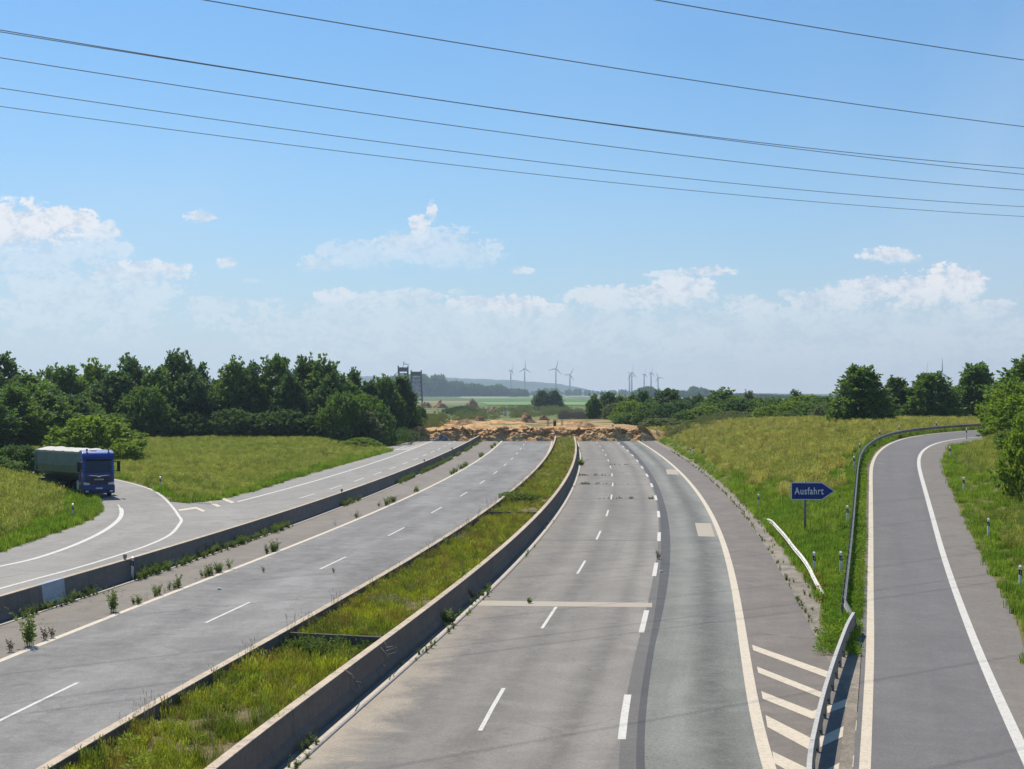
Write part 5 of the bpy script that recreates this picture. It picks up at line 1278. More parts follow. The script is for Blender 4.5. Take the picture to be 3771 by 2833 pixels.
# farm sheds
shed_w = simple("white_roof", (0.75, 0.74, 0.72), .6); shed_d = simple("shed_wall", (0.25, 0.22, 0.2), .8)
for (u, vt_, vb_, wp, lab) in ((1802, 1433, 1446, 30, "long white roofed shed against the far wood, left of two"), (1866, 1434, 1447, 32, "long white roofed shed against the far wood, right of two"),
                              (1671, 1441, 1449, 9, "tiny white box at the wood's foot below the towers, left one"), (1692, 1441, 1449, 11, "tiny white box at the wood's foot below the towers, right one")):
    y = 4400.0; s = y / F; x = (u - 1885.5) * s; w_ = wp * s / 2; zt_ = H - (vt_ - 1446) * s
    e = empty("farm_shed", (x, y, 0)); tag(e, lab, 'shed', "white sheds at the edge of the far wood")
    MB().box(-w_, w_, 0, 14, 0, zt_ * .72).build("wall", shed_d if wp > 20 else shed_w, e)
    MB().prism([(-1, zt_ * .72), (7, zt_), (15, zt_ * .72), (15, zt_ * .74 + .3), (7, zt_ + .4), (-1, zt_ * .74 + .3)], -w_ - .8, w_ + .8, 'x').build("roof", shed_w, e)
# ------------------------------------------------------------------ wind turbines
turb_m = simple("turbine_grey", (0.40, 0.42, 0.46), .5); turbd_m = simple("turbine_blade_grey", (0.30, 0.32, 0.37), .5)
def turbine(u, vh, bl, ang, yaw, y, lab):
    s = y / F; x = (u - 1885.5) * s; zh = H + (1446 - vh) * s; L = bl * s
    e = empty("wind_turbine", (x, y, 0), yaw); tag(e, lab, "wind turbine", "wind turbines on the horizon")
    MB().tube([(0, 0, 0), (0, 0, zh)], 3.3, 12, 2.1).build("tower", turb_m, e, True)
    MB().prism([(-1.7, zh - 1.8), (1.7, zh - 1.8), (1.9, zh + .6), (1.2, zh + 2.0), (-1.2, zh + 2.0), (-1.9, zh + .6)], -4, 6).build("nacelle", turb_m, e)
    MB().tube([(0, -6.5, zh), (0, -5.5, zh), (0, -4, zh)], .5, 10, 1.8).build("hub", turb_m, e, True)
    for k in range(3):
        a = ang + k * 2 * math.pi / 3; m = MB(); n = 9; pts = []
        prof = [(.02, .9), (.08, 1.0), (.2, 1.75), (.4, 1.35), (.7, .85), (.93, .5), (1.0, .15)]
        vs = []; fs = []
        for r_, c_ in prof:
            tw = R(18) * (1 - r_)
            for (dx, dy) in ((-.35, 0), (0, .22), (.65, 0), (0, -.14)):
                X_ = dx * c_ * 2.3; Y_ = dy * c_ * 2.3
                vs.append((X_ * math.cos(tw) - Y_ * math.sin(tw), X_ * math.sin(tw) + Y_ * math.cos(tw), r_ * L))
        for i in range(len(prof) - 1):
            for j in range(4): fs.append((i * 4 + j, i * 4 + (j + 1) % 4, (i + 1) * 4 + (j + 1) % 4, (i + 1) * 4 + j))
        m.poly(vs, fs); m.xf(Matrix.Translation((0, -5, zh)) @ Matrix.Rotation(a, 4, 'Y'))
        m.build("blade", turbd_m, e)
for a in [(1881, 1365, 27, R(22), 1.05, 5900, "leftmost wind turbine, rotor turned almost edge on"),
          (1932, 1358, 30, R(2), .45, 5900, "second wind turbine from the left with one blade straight up"),
          (2047, 1358, 31, R(15), .15, 5800, "tallest looking turbine of the left four, facing the viewer"),
          (2098.7, 1380.7, 26, R(27), .2, 6000, "lowest turbine of the left four, at the end of the hill"),
          (2318, 1385, 20, R(92), .5, 6100, "short turbine just left of the tall one in the right group"),
          (2326.5, 1373.4, 36, R(3), .95, 6000, "tall turbine at the left of the right group"),
          (2372, 1379.7, 26, R(-4), 1.15, 6000, "slender turbine in the middle of the right group"),
          (2397.5, 1373.4, 26, R(8), .9, 6000, "turbine above the wooded mound, right of the slender one"),
          (2423.4, 1391, 21, R(-26), .2, 6100, "small turbine at the right end of the right group"),
          (3405, 1388, 56, R(9), 1.0, 3600, "turbine whose single blade tip shows above the broad headed tree"),
          (3465, 1375.5, 57, R(0), .35, 3600, "large turbine with its hub just over the trees by the slip road")]:
    turbine(*a)
# ------------------------------------------------------------------ steel towers at the mine edge
steel_m = simple("dark_painted_steel", (0.055, 0.058, 0.075), .6); steelb_m = simple("blue_grey_steel", (0.13, 0.16, 0.22), .6)
def mine_tower(u0, u1, vt, vb, lab, crane, spread, y=1300.0):
    s = y / F; x0, x1 = (u0 - 1885.5) * s, (u1 - 1885.5) * s; xc = (x0 + x1) / 2; hw = (x1 - x0) / 2; zt_, zb = H + (1446 - vt) * s, H + (1446 - vb) * s
    e = empty("steel_tower", (xc, y, 0)); tag(e, lab, "steel tower", "two steel towers of the opencast mine")
    m = MB(); m.box(-hw, hw, 0, hw * 1.2, zb, zt_ - .5)
    for k in range(-3, 4): m.box(k * hw / 3.6 - .1, k * hw / 3.6 + .1, -.3, 0, zb, zt_ - .4)
    m.build("machine_house", steel_m, e)
    m = MB()
    for sx in (-1, 1): m.box(sx * hw - .45, sx * hw + .45, -.5, 1, zb - 1, zt_ + .8)
    m.build("end_frame", steel_m, e)
    for sx in (-1, 1):
        for yy in (0, hw * 1.2):
            MB().tube([(sx * hw * .92, yy, zb), (sx * hw * (.92 + spread), yy, -1)], .65, 6).build("leg", steel_m, e)
    m = MB(); z = zb - 1.6
    while z > 2:
        z2 = z - 3.6; k1 = hw * (.92 + spread * (zb - z) / zb); k2 = hw * (.92 + spread * (zb - z2) / zb)
        m.tube([(-k1, 0, z), (k1, 0, z)], .34, 4); m.tube([(-k1, 0, z), (k2, 0, z2)], .24, 4); m.tube([(k1, 0, z), (-k2, 0, z2)], .24, 4)
        z = z2
    m.build("bracing", steelb_m, e)
    m = MB(); m.box(-hw - .8, hw + .8, -.8, hw, zb - 2.4, zb - 2.1); m.build("walkway", steelb_m, e)
    if crane:
        m = MB(); m.tube([(-.6, 1, zt_ - .8), (.4, 1, zt_ + 1.8), (.3, 1, zt_ + 4.3)], .28, 6); m.tube([(.2, 1, zt_ + 2.2), (5.2, 1, zt_ + 1.8)], .25, 6); m.tube([(.3, 1, zt_ + 4), (3, 1, zt_ + 2)], .12, 5)
        m.build("crane", steelb_m, e)
        MB().tube([(-hw - .6, 0, zb - .6), (-hw - 5.5, 0, zb - 5.6)], .3, 5).build("conveyor", steelb_m, e)
mine_tower(1466.5, 1502.5, 1351, 1369, "left and higher of the two dark steel towers, with a small crane on top", True, .02)
mine_tower(1514, 1551.5, 1367, 1384, "right and lower of the two dark steel towers, legs slanting", False, .25)

# ------------------------------------------------------------------ overhead conductors
cable_m = simple("conductor_aluminium", (0.18, 0.19, 0.22), .5)
def cable(c, uv3, lab, m=.8):
    """straight in plan (y = c + m x), sagging through three seen points"""
    Q = []
    for u, v in uv3:
        y = c / (1 - m * (u - 1885.5) / F); Q.append(((u - 1885.5) * y / F, H + (1446 - v) * y / F))
    A = np.array([[x * x, x, 1] for x, z in Q]); co = np.linalg.solve(A, np.array([z for x, z in Q]))
    co[0] = max(co[0], .00004)
    x = np.linspace(-min(150, c / m * .75), 190, 90)
    path = [(xx, c + m * xx, co[0] * xx * xx + co[1] * xx + co[2]) for xx in x]
    o = MB().tube(path, .021, 5).build("overhead_cable", cable_m, None, True)
    tag(o, lab, "power cable", "overhead power cables crossing the sky")
k = 1.7048
cable(109, [(0, 230 * k), (1106 * k, 371 * k), (2212 * k, 468 * k)], "lowest overhead cable in the sky")
cable(99, [(0, 190.5 * k), (1106 * k, 343 * k), (2212 * k, 447 * k)], "overhead cable second from the bottom")
cable(86, [(0, 125 * k), (1106 * k, 289 * k), (2212 * k, 411 * k)], "overhead cable third from the bottom, below the close pair")
cable(80, [(0, 69 * k), (1106 * k, 239.5 * k), (2212 * k, 377 * k)], "lower cable of the close pair at the photo's right side")
cable(77.5, [(0, 65 * k), (1106 * k, 239 * k), (2212 * k, 364 * k)], "upper cable of the close pair at the photo's right side")
cable(62, [(440 * k, 0), (1106 * k, 112 * k), (2212 * k, 274 * k)], "high cable that leaves the top edge left of centre")
cable(52, [(1415 * k, 0), (1800 * k, 66 * k), (2212 * k, 130 * k)], "highest cable, seen only in the upper right corner")

# ------------------------------------------------------------------ guardrails
galv_m = simple("galvanised_steel", (0.20, 0.19, 0.175), .6, .25, .4, .25, 3.0)
galvd_m = simple("weathered_steel_post", (0.22, 0.215, 0.205), .6, .5, .4, .25, 3.0)
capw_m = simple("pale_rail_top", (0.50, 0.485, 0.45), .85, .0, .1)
white_rail = simple("old_white_rail", (0.66, 0.63, 0.55), .6, 0, .3, .25, 2.0)
bolt_m = simple("dark_bolt", (0.03, 0.03, 0.035), .5)
def W_prof(side, zc=.60, hh=.155):
    """W-beam outline, facing side (+1 right)"""
    o = [(.0, -1), (.035, -.78), (.08, -.62), (.08, -.42), (.02, -.12), (.02, .12), (.08, .42), (.08, .62), (.035, .78), (.0, 1)]
    pts = [(side * a, zc + hh * b_) for a, b_ in o]; inner = [(side * (a - .006), zc + hh * b_) for a, b_ in o[::-1]]
    return pts + inner
def sweep_path(name, path, prof, mat, parent):
    """prof in (across, up) along a 3-D path (z = ground)"""
    V = []; FF = []; n = len(prof)
    for i, p in enumerate(path):
        a = path[max(i - 1, 0)]; b_ = path[min(i + 1, len(path) - 1)]; d = Vector((b_[0] - a[0], b_[1] - a[1], 0)).normalized(); nrm = Vector((d.y, -d.x, 0))
        for (q, z) in prof: V.append((p[0] + nrm.x * q, p[1] + nrm.y * q, p[2] + z))
    for i in range(len(path) - 1):
        for j in range(n): FF.append((i * n + j, i * n + (j + 1) % n, (i + 1) * n + (j + 1) % n, (i + 1) * n + j))
    FF.append(tuple(range(n))[::-1]); FF.append(tuple((len(path) - 1) * n + j for j in range(n)))
    me = bpy.data.meshes.new(name); me.from_pydata(V, [], FF); me.update()
    bm = bmesh.new(); bm.from_mesh(me); bmesh.ops.recalc_face_normals(bm, faces=bm.faces); bm.to_mesh(me); bm.free()
    return link(name, me, mat, parent)
# near steel barrier in the gore: closed top, beams on both sides
f_top = z5([(1202, 380), (1152, 470), (1112, 570), (1078, 660), (1010, 860), (950, 1060), (892, 1300), (856, 1480), (840, 1659)])
q = np.array([P(u, v, .82) for u, v in f_top])
near = interp(list(q[:, 1]) + [26, 14], list(q[:, 0]) + [q[-1, 0] - .95, q[-1, 0] - 1.6])
yend = float(q[0, 1])
rb = empty("steel_safety_barrier"); tag(rb, "steel safety barrier with a pale flat top standing on the hatched gore", "guardrail")
JS = [14, 22.6, 27.3, 36.6, 46.0, 55.6, yend]
for a, b_ in zip(JS[:-1], JS[1:]):
    path = [(float(near(y)), y, 0.0) for y in np.linspace(a + .02, b_ - .02, 12)]
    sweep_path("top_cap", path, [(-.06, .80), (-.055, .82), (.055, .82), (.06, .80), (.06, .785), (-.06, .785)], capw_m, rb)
    sweep_path("side_beam", path, [(.05, .30), (.07, .36), (.085, .46), (.062, .55), (.085, .64), (.07, .74), (.056, .784), (.045, .784), (.04, .30)], galv_m, rb)
    sweep_path("side_beam", path, [(-.05, .30), (-.04, .30), (-.045, .784), (-.056, .784), (-.062, .74), (-.066, .64), (-.056, .55), (-.066, .46), (-.06, .36)], galv_m, rb)
pme = MB().box(-.045, .045, -.03, .03, -.1, .784).mesh("post"); pme.materials.append(galvd_m)
bme = MB().cyl((-.08, 0, 0), (.10, 0, 0), .035, 8).mesh("bolt"); bme.materials.append(bolt_m)
for y in np.arange(15, yend - 1, 2.0):
    o = link("post", pme, None, rb, (float(near(y)), y, 0))
    o2 = link("bolt", bme, None, o, (0, 0, .50))
et = [(float(near(yend - .1)), yend - .1, 0), (float(near(yend)) + .12, yend + .8, -.25), (float(near(yend)) + .35, yend + 1.9, -.75)]
sweep_path("end_piece", et, [(-.12, .30), (-.08, .82), (.08, .82), (.12, .30)], galvd_m, rb)
# long guardrail beside the slip road
gr = empty("guardrail"); tag(gr, "long single guardrail following the left side of the slip road round its bend", "guardrail")
railst = simple("dull_rail_steel", (0.27, 0.265, 0.25), .75, 0, .2, .2, 2.0)
gx = lambda y: float(rampL(y)) - 1.05
ylist = np.concatenate([np.arange(62, 204, 1.0)])
path = [(gx(y), y, zt(gx(y), y)) for y in ylist]
path = [(path[0][0] - .1, path[0][1] - 3.0, path[0][2] - .60)] + path
for i in range(0, len(path) - 1, 4):
    sweep_path("rail_beam", path[i:i + 5], W_prof(1), railst, gr)
pm2 = MB().box(-.10, -.01, -.035, .035, -.2, .70).mesh("post"); pm2.materials.append(galvd_m)
for y in np.arange(61, 203, 2.0): link("post", pm2, None, gr, (gx(y), y, zt(gx(y), y)))
# old white rail in the meadow
wr = empty("old_guardrail"); tag(wr, "short curved white guardrail half sunk in the grass in front of the exit sign", "guardrail")
pts = z4([(470, 462), (530, 478), (585, 530), (640, 590), (730, 705), (790, 775), (850, 865), (930, 1020), (980, 1108)]); hs = [.12, .42, .58, .62, .62, .62, .60, .40, .02]
pp = []
for (u, v), h_ in zip(pts, hs):
    y = 40.0
    while y < 200 and H - (v - 1446) * y / F > zt((u - 1885.5) * y / F, y) + h_: y += .1
    x = (u - 1885.5) * y / F; pp.append((x, y, zt(x, y) + h_ - .62))
fx = interp([p_[1] for p_ in pp], [p_[0] for p_ in pp]); fz = interp([p_[1] for p_ in pp], [p_[2] for p_ in pp])
yy = np.linspace(min(p_[1] for p_ in pp), max(p_[1] for p_ in pp), 29); path = [(float(fx(y)), y, float(fz(y))) for y in yy]
for i in range(0, 28, 7): sweep_path("rail_beam", path[i:i + 8], W_prof(-1, .52, .13) , white_rail, wr)
for i in range(3, 27, 3):
    p_ = path[i]; MB().box(-.01, .07, -.03, .03, -.5, .60).build("post", galvd_m, wr, loc=p_)

# ------------------------------------------------------------------ delineator posts
dwhite = simple("delineator_white", (0.78, 0.78, 0.75), .5); dblack = simple("delineator_black", (0.02, 0.02, 0.022), .5); drefl = simple("reflector_grey", (0.45, 0.45, 0.47), .2, .4)
def delin_meshes():
    body = MB().prism([(-.06, -.05), (.06, -.05), (.045, .06), (-.045, .06)], -.3, 1.0, 'z'); 
    top = MB().poly([(-.06, -.05, 1.0), (.06, -.05, 1.0), (.045, .06, 1.0), (-.045, .06, 1.0), (-.06, -.05, 1.03), (.06, -.05, 1.03), (.045, .06, 1.09), (-.045, .06, 1.09)], [(0, 1, 5, 4), (1, 2, 6, 5), (2, 3, 7, 6), (3, 0, 4, 7), (4, 5, 6, 7)])
    body.poly(top.v, top.f)
    band = MB().poly([(-.065, -.056, .68), (.065, -.056, .62), (.05, .066, .62), (-.05, .066, .68), (-.065, -.056, .92), (.065, -.056, .86), (.05, .066, .86), (-.05, .066, .92)], [(0, 3, 2, 1), (4, 5, 6, 7), (0, 1, 5, 4), (1, 2, 6, 5), (2, 3, 7, 6), (3, 0, 4, 7)])
    ref = MB().box(-.022, .022, -.066, -.057, .67, .84)
    return body.mesh("post_body"), band.mesh("black_band"), ref.mesh("reflector")
DM = delin_meshes(); DM[0].materials.append(dwhite); DM[1].materials.append(dblack); DM[2].materials.append(drefl)
def delineator(loc, lab, rz=0, s=1.0):
    e = empty("delineator_post", loc, rz); tag(e, lab, "delineator post", "black and white delineator posts"); e.scale = (s, s, s)
    for nme, me in zip(("post_body", "black_band", "reflector"), DM): link(nme, me, None, e)
for (u, v, lab, h_) in [
        (2793, 1876, "delineator standing in the green verge just above the old white rail", 1), (2998, 2116, "delineator between the old white rail and the near end of the guardrail", 1),
        (2542, 1679, "smallest delineator on the green verge near the road's end", 1),
        (3498, 1690, "delineator on the right bank nearest to the bend", 1), (3549, 1817, "delineator on the right bank, second below the bend", 1),
        (3640, 1982, "delineator on the right bank, third below the bend", 1), (3757, 2175, "delineator on the right bank cut close by the frame's edge", 1),
        (3559, 1618, "delineator at the inside of the bend, beside the white line", 1),
        (590, 1803, "delineator in the left field above the junction tip", 1), (268, 1915, "pale delineator in the grass bank under the lorry", 1),
        (488, 2140, "delineator in front of the left concrete barrier among weeds", 1)]:
    g = G(u, v); delineator((g.x, g.y, g.z), lab)
for (u, vt_, lab) in [(3241, 1585, "delineator behind the guardrail left of the big bend, second"), (3311, 1571, "delineator behind the guardrail on the bend's crest"), (3449, 1547, "delineator behind the guardrail below the broad headed tree"),
                      (3175, 1633, "delineator behind the guardrail where it starts to bend"), (3159, 1679, "delineator behind the guardrail just below the bend"),
                      (3141, 1862, "delineator fixed behind the guardrail right of the exit sign"), (3121, 2030, "delineator behind the guardrail's near part, below the sign's level")]:
    # stands just behind the rail: walk along the rail to where the view line meets it
    best = min(np.arange(58, 203, .5), key=lambda y: abs((gx(y) - .35) * F / y + 1885.5 - u) + abs(1446 + (H - zt(gx(y), y) - 1.25) * F / y - vt_))
    x = gx(best) - .35; z = zt(x, best); delineator((x, best, z + .15), lab)
# reflectors on the barrier top
rfm = MB().box(-.05, .05, -.03, .03, 0, .07).box(-.09, .09, -.02, .02, .07, .24).mesh("barrier_reflector"); rfm.materials.append(simple("reflector_grey_green", (0.20, 0.23, 0.22), .5))
for (u, v, lab) in [(457, 2060, "square grey reflector on the barrier top beside the delineator"), (1269, 1812, "tiny reflector on the barrier top, second from the front"), (1687, 1655, "tiny reflector on the barrier top close to the road's end"), (1581, 1700, "tiny reflector on the barrier top, third from the front")]:
    ys = np.arange(55, 285, .25); y = ys[np.argmin(np.abs(1446 + (H - .972) * F / ys - v))]
    o = link("barrier_reflector", rfm, None, None, (float(barrL(y)), y, .972)); tag(o, lab, "reflector", "reflectors on the left barrier")

# ------------------------------------------------------------------ exit sign
sign_blue = simple("sign_blue", (0.004, 0.024, 0.20), .45, 0, .4, .05); sign_white = simple("sign_white", (0.72, 0.76, 0.82), .45, 0, .4, .03); sign_back = simple("sign_grey", (0.35, 0.35, 0.36), .5, .4)
g = G(2964, 1977); s = g.y / F
sg = empty("exit_sign", (g.x, g.y, g.z)); tag(sg, "blue arrow shaped exit sign reading Ausfahrt on a single post in the meadow", "road sign")
px2x = lambda u: (u - 1885.5) * s - g.x
pz = lambda v: H - (v - 1446) * s - g.z
x0, x1, x2, z0_, z1_ = px2x(2912), px2x(3027), px2x(3074), pz(1842), pz(1776); zm = (z0_ + z1_) / 2
def arrow(d): return [(x0 + d, z0_ + d), (x1 - d * .4, z0_ + d), (x2 - d * 1.25, zm), (x1 - d * .4, z1_ - d), (x0 + d, z1_ - d)]
def plate(name, prof, ya, yb, mat, parent): return MB().prism([(a, b_) for a, b_ in prof], ya, yb, 'y').build(name, mat, parent)
pn = plate("sign_panel", arrow(0), -.03, .0, sign_back, sg)
plate("border", arrow(.012), -.036, -.031, sign_white, pn)
plate("blue_field", arrow(.06), -.040, -.0365, sign_blue, pn)
fc_ = bpy.data.curves.new("lettering", 'FONT'); fc_.body = "Ausfahrt"; fc_.size = .58; fc_.extrude = .002; fc_.offset = .008; fc_.space_character = 1.12; fc_.align_x = 'CENTER'; fc_.align_y = 'CENTER'
fo = bpy.data.objects.new("lettering_tmp", fc_); COL.objects.link(fo); dg = bpy.context.evaluated_depsgraph_get(); tm = bpy.data.meshes.new_from_object(fo.evaluated_get(dg)); bpy.data.objects.remove(fo)
tm.materials.clear()
lo = link("lettering", tm, sign_white, pn); lo.rotation_euler = (R(90), 0, 0); lo.location = (px2x(2925.5 + 53.5), -.044, zm - .01)
wtx = max(v.co.x for v in tm.vertices) - min(v.co.x for v in tm.vertices); lo.scale = (107 * s / wtx, 1.0, 1.0)
MB().cyl((px2x(2966), .10, -.4), (px2x(2966), .10, z1_ + .06), .075, 12).build("post", galvd_m, sg, True)
m = MB()
for zz in (z0_ + .2, z1_ - .2): m.box(px2x(2966) - .6, px2x(2966) + .6, 0.001, .03, zz - .03, zz + .03)
m.build("bracket", galvd_m, sg)

# ------------------------------------------------------------------ small things beyond the bank
gbox = simple("grey_box", (0.55, 0.55, 0.52), .7); ybox = simple("yellow_hood", (0.62, 0.45, 0.06), .6); dgreen = simple("dark_green_box", (0.04, 0.06, 0.045), .6); mesh_m = simple("fence_mesh", (0.12, 0.11, 0.10), .7)
def on(u, vb, vt, wpx):
    g = G(u, vb); s = g.y / F; return g, (vb - vt) * s, wpx * s
g, h_, w_ = on(2043, 1575, 1545, 11); e = empty("switch_cabinet", g); tag(e, "small dark green cabinet with a yellow top on the dirt plateau between two mesh panels", "cabinet")
MB().box(-w_ / 2, w_ / 2, -.3, .3, -.2, h_ * .75).build("housing", dgreen, e); MB().prism([(-w_ / 2 - .1, h_ * .76), (w_ / 2 + .1, h_ * .76), (w_ / 2, h_), (-w_ / 2, h_)], -.4, .4).build("hood", ybox, e)
for u, lab in ((2018, "dark wire mesh panel left of the yellow topped cabinet"), (2070, "dark wire mesh panel right of the yellow topped cabinet")):
    g, h_, w_ = on(u, 1573, 1547, 8); e = empty("mesh_panel", g); tag(e, lab, "fence panel", "mesh panels beside the cabinet")
    m = MB()
    for k in range(6): m.tube([(-w_ / 2 + k * w_ / 5, 0, 0), (-w_ / 2 + k * w_ / 5, 0, h_)], .02, 4)
    m.build("wires", mesh_m, e); m = MB()
    for k in range(4): m.tube([(-w_ / 2, 0, .1 + k * h_ / 3.3), (w_ / 2, 0, .1 + k * h_ / 3.3)], .02, 4)
    m.build("frame", mesh_m, e)
for (u, vb, vt, wp, nme, lab) in ((1719, 1503, 1485, 6, "white_pillar", "small white pillar in front of a brown heap in the scrub"), (1861, 1533, 1516, 10, "grey_box", "pale grey upright box in the scrub behind the bank"),
                             (1997, 1585, 1576, 4, "marker_stake", "tiny pale stake on the bank's edge by the median tip"), (2419, 1600, 1585, 5, "marker_stake", "pale stake at the right end of the earth bank")):
    g, h_, w_ = on(u, vb, vt, wp); o = MB().box(-w_ / 2, w_ / 2, -w_ / 2, w_ / 2, -.2, h_).build(nme, gbox, None, bevel=.02, loc=g); tag(o, lab, nme.split('_')[1])
g, h_, w_ = on(2255, 1572, 1563, 16); o = heap("white_bag", "white sack lying beside the dirt track", "sack", 2255, 1572, 1564, 14, gbox, .7)
for (u, v, lab) in ((808, 2176, "small white scrap of litter on the left carriageway"), (3038, 2734, "tiny white scrap on the silted edge by the steel barrier"), (2436, 2111, "small white can lying on the dark seam")):
    if v > 2700: u, v = 3038, 2350
    g = G(u, v); o = MB().prism([(-.09, 0), (.09, 0), (.07, .07), (-.05, .09)], -.05, .05).build("litter", dwhite, None, loc=(g.x, g.y, g.z + .005)); tag(o, lab, "litter")

# dry branches on the median wall
dry = simple("dry_branch", (0.42, 0.38, 0.33), .8)
def branch(label, uvs, up):
    m = MB()
    for line in uvs:
        pts = []
        for (u, v) in line:
            # hangs down the face of the wall
            y = 40.0
            while (u - 1885.5) * y / F < float(kerbR(y)) - .36 + .0 and y < 90: y += .05
            y = next((yy for yy in np.arange(30, 120, .05) if (u - 1885.5) * yy / F <= float(kerbR(yy)) - .33 + 1e-6 or False), 60)
            ys = np.arange(30, 90, .05); d = np.abs((u - 1885.5) * ys / F - (kerbR(ys) - .30)); y = float(ys[np.argmin(d)])
            pts.append(((u - 1885.5) * y / F + .02, y, max(.06, H - (v - 1446) * y / F)))
        m.tube(pts, .018, 5, .008)
    tag(m.build("dry_branch", dry), label, "dead branch", "dead branches hanging on the median wall")
def zb(l): return [(1100 + x / 5.53, 2350 + y / 5.53) for x, y in l]
branch("bare forked twig hanging on the median wall, upper one", [zb([(1740, 80), (1770, 190), (1930, 160)]), zb([(1660, 190), (1790, 350), (1800, 400)]), zb([(1770, 260), (1990, 180)]), zb([(1800, 330), (1980, 280)])], 0)
branch("bare twig hanging on the median wall, lower left one", [zb([(930, 650), (1060, 740), (1110, 820), (1090, 880)]), zb([(1150, 880), (1270, 900)]), zb([(1200, 960), (1250, 1050)])], 0)
branch("crooked twig lying in the gutter below the upper one", [zb([(1710, 540), (1770, 590), (1740, 760)])], 0)
# ------------------------------------------------------------------ the lorry
cabb = simple("cab_blue_paint", (0.014, 0.055, 0.38), .32, 0, .5, .06, 2, .6); cabd = simple("cab_dark_blue", (0.008, 0.024, 0.13), .4, 0, .5, .06, 2, .3)
glass = simple("dark_glass", (0.012, 0.018, 0.024), .08, 0, .7, .05); blackp = simple("black_plastic", (0.016, 0.016, 0.018), .6); tyre_m = simple("tyre_rubber", (0.02, 0.02, 0.021), .85)
rim_m = simple("steel_rim", (0.5, 0.5, 0.5), .4, .6); chrome = simple("chrome", (0.75, 0.75, 0.78), .2, .9); tank_m = simple("silver_tank", (0.62, 0.60, 0.55), .45, .3)
tub_m = simple("grey_green_tipper_paint", (0.17, 0.225, 0.185), .55, .1, .4, .1, 1.2); tarp_m = simple("pale_tarpaulin", (0.62, 0.59, 0.53), .8, 0, .2, .1, .8); frame_m = simple("dirty_grey_frame", (0.36, 0.34, 0.31), .7)
lamp_m = simple("headlamp_glass", (0.55, 0.58, 0.62), .15, .2, .6); amber = simple("amber_beacon", (0.45, 0.17, 0.02), .3); plate_m = simple("plate_white", (0.62, 0.64, 0.62), .5); label_k = simple("plate_print", (0.1, 0.11, 0.1), .6)
TX, TY = float((354 - 1885.5) * 127.5 / F), 127.5
truck = empty("tipper_lorry", (TX, TY, zt(TX, TY) + .02), R(0)); tag(truck, "blue articulated tipper lorry with a grey green tipping trailer coming down the left slip road", "lorry")
truck.rotation_euler = (0, 0, R(24))
def tb(mb, name, mat, parent=truck, **k): return mb.build(name, mat, parent, **k)
# cab shell: side outline (y, z) swept across, front is -y
cabp = [(-1.28, .98), (-1.30, 1.9), (-1.22, 2.0), (-1.02, 3.02), (-.98, 3.12), (-1.12, 3.2), (-.95, 3.52), (-.55, 3.70), (.55, 3.74), (.95, 3.45), (1.0, 1.0)]
cab = MB().prism([(p_[0], p_[1]) for p_ in cabp], -1.23, 1.23, 'x'); cab_o = tb(cab, "cab", cabb, bevel=.05)
sv = MB().prism([(-1.42, 3.02), (-1.30, 3.26), (-1.26, 3.24), (-1.36, 3.0)], -1.12, 1.12, 'x'); tb(sv, "sun_visor", cabd)
ws = MB().poly([(-1.08, -1.262, 1.98), (1.08, -1.262, 1.98), (1.02, -1.055, 3.0), (-1.02, -1.055, 3.0), (-1.08, -1.20, 1.98), (1.08, -1.20, 1.98), (1.02, -.99, 3.0), (-1.02, -.99, 3.0)], [(0, 1, 2, 3), (4, 7, 6, 5), (0, 4, 5, 1), (1, 5, 6, 2), (2, 6, 7, 3), (3, 7, 4, 0)])
wso = tb(ws, "windscreen", glass)
for sx in (-1, 1):
    tb(MB().tube([(sx * .15, -1.285, 2.0), (sx * .75, -1.20, 2.28)], .018, 4), "wiper", blackp)
    sw_ = MB().poly([(sx * 1.236, -1.0, 2.05), (sx * 1.236, -.1, 2.05), (sx * 1.236, -.1, 2.9), (sx * 1.236, -.78, 2.9), (sx * 1.245, -1.0, 2.05), (sx * 1.245, -.1, 2.05), (sx * 1.245, -.1, 2.9), (sx * 1.245, -.78, 2.9)], [(0, 1, 2, 3), (4, 5, 6, 7), (0, 1, 5, 4), (1, 2, 6, 5), (2, 3, 7, 6), (3, 0, 4, 7)])
    tb(sw_, "side_window", glass)
    tb(MB().box(sx * 1.24 if sx > 0 else -1.262, 1.262 if sx > 0 else -1.24, -.06, -.03, 1.1, 2.95), "door_seam", blackp)
    mr = tb(MB().prism([(-.11, -.42), (.13, -.42), (.13, .42), (-.11, .42)], -.1, .1, 'y').xf(Matrix.Translation((sx * 1.58, -1.18, 2.45))), "mirror", blackp, bevel=.03)
    tb(MB().poly([(sx * 1.58 - .09, -1.07, 2.08), (sx * 1.58 + .10, -1.07, 2.08), (sx * 1.58 + .10, -1.07, 2.82), (sx * 1.58 - .09, -1.07, 2.82)], [(0, 1, 2, 3)]), "mirror_glass", chrome, mr)
    tb(MB().tube([(sx * 1.2, -1.1, 2.85), (sx * 1.5, -1.15, 2.80)], .03, 5).tube([(sx * 1.2, -1.1, 2.1), (sx * 1.5, -1.15, 2.12)], .03, 5), "mirror_arm", blackp)
    hl = MB().prism([(sx * .70, .88), (sx * 1.18, .98), (sx * 1.22, 1.22), (sx * .74, 1.14)], -1.40, -1.30, 'y'); tb(hl, "headlight", lamp_m)
    tb(MB().cyl((sx * .85, -.75, 3.66), (sx * .85, -.75, 3.86), .075, 10), "roof_beacon", amber if sx > 0 else blackp)
    tb(MB().box(sx * 1.0 - .24, sx * 1.0 + .24, -1.1, .75, .52, .98), "step_panel", cabd, bevel=.03)
gp = tb(MB().box(-1.12, 1.12, -1.34, -1.28, 1.02, 1.93), "front_panel", cabd, bevel=.02)
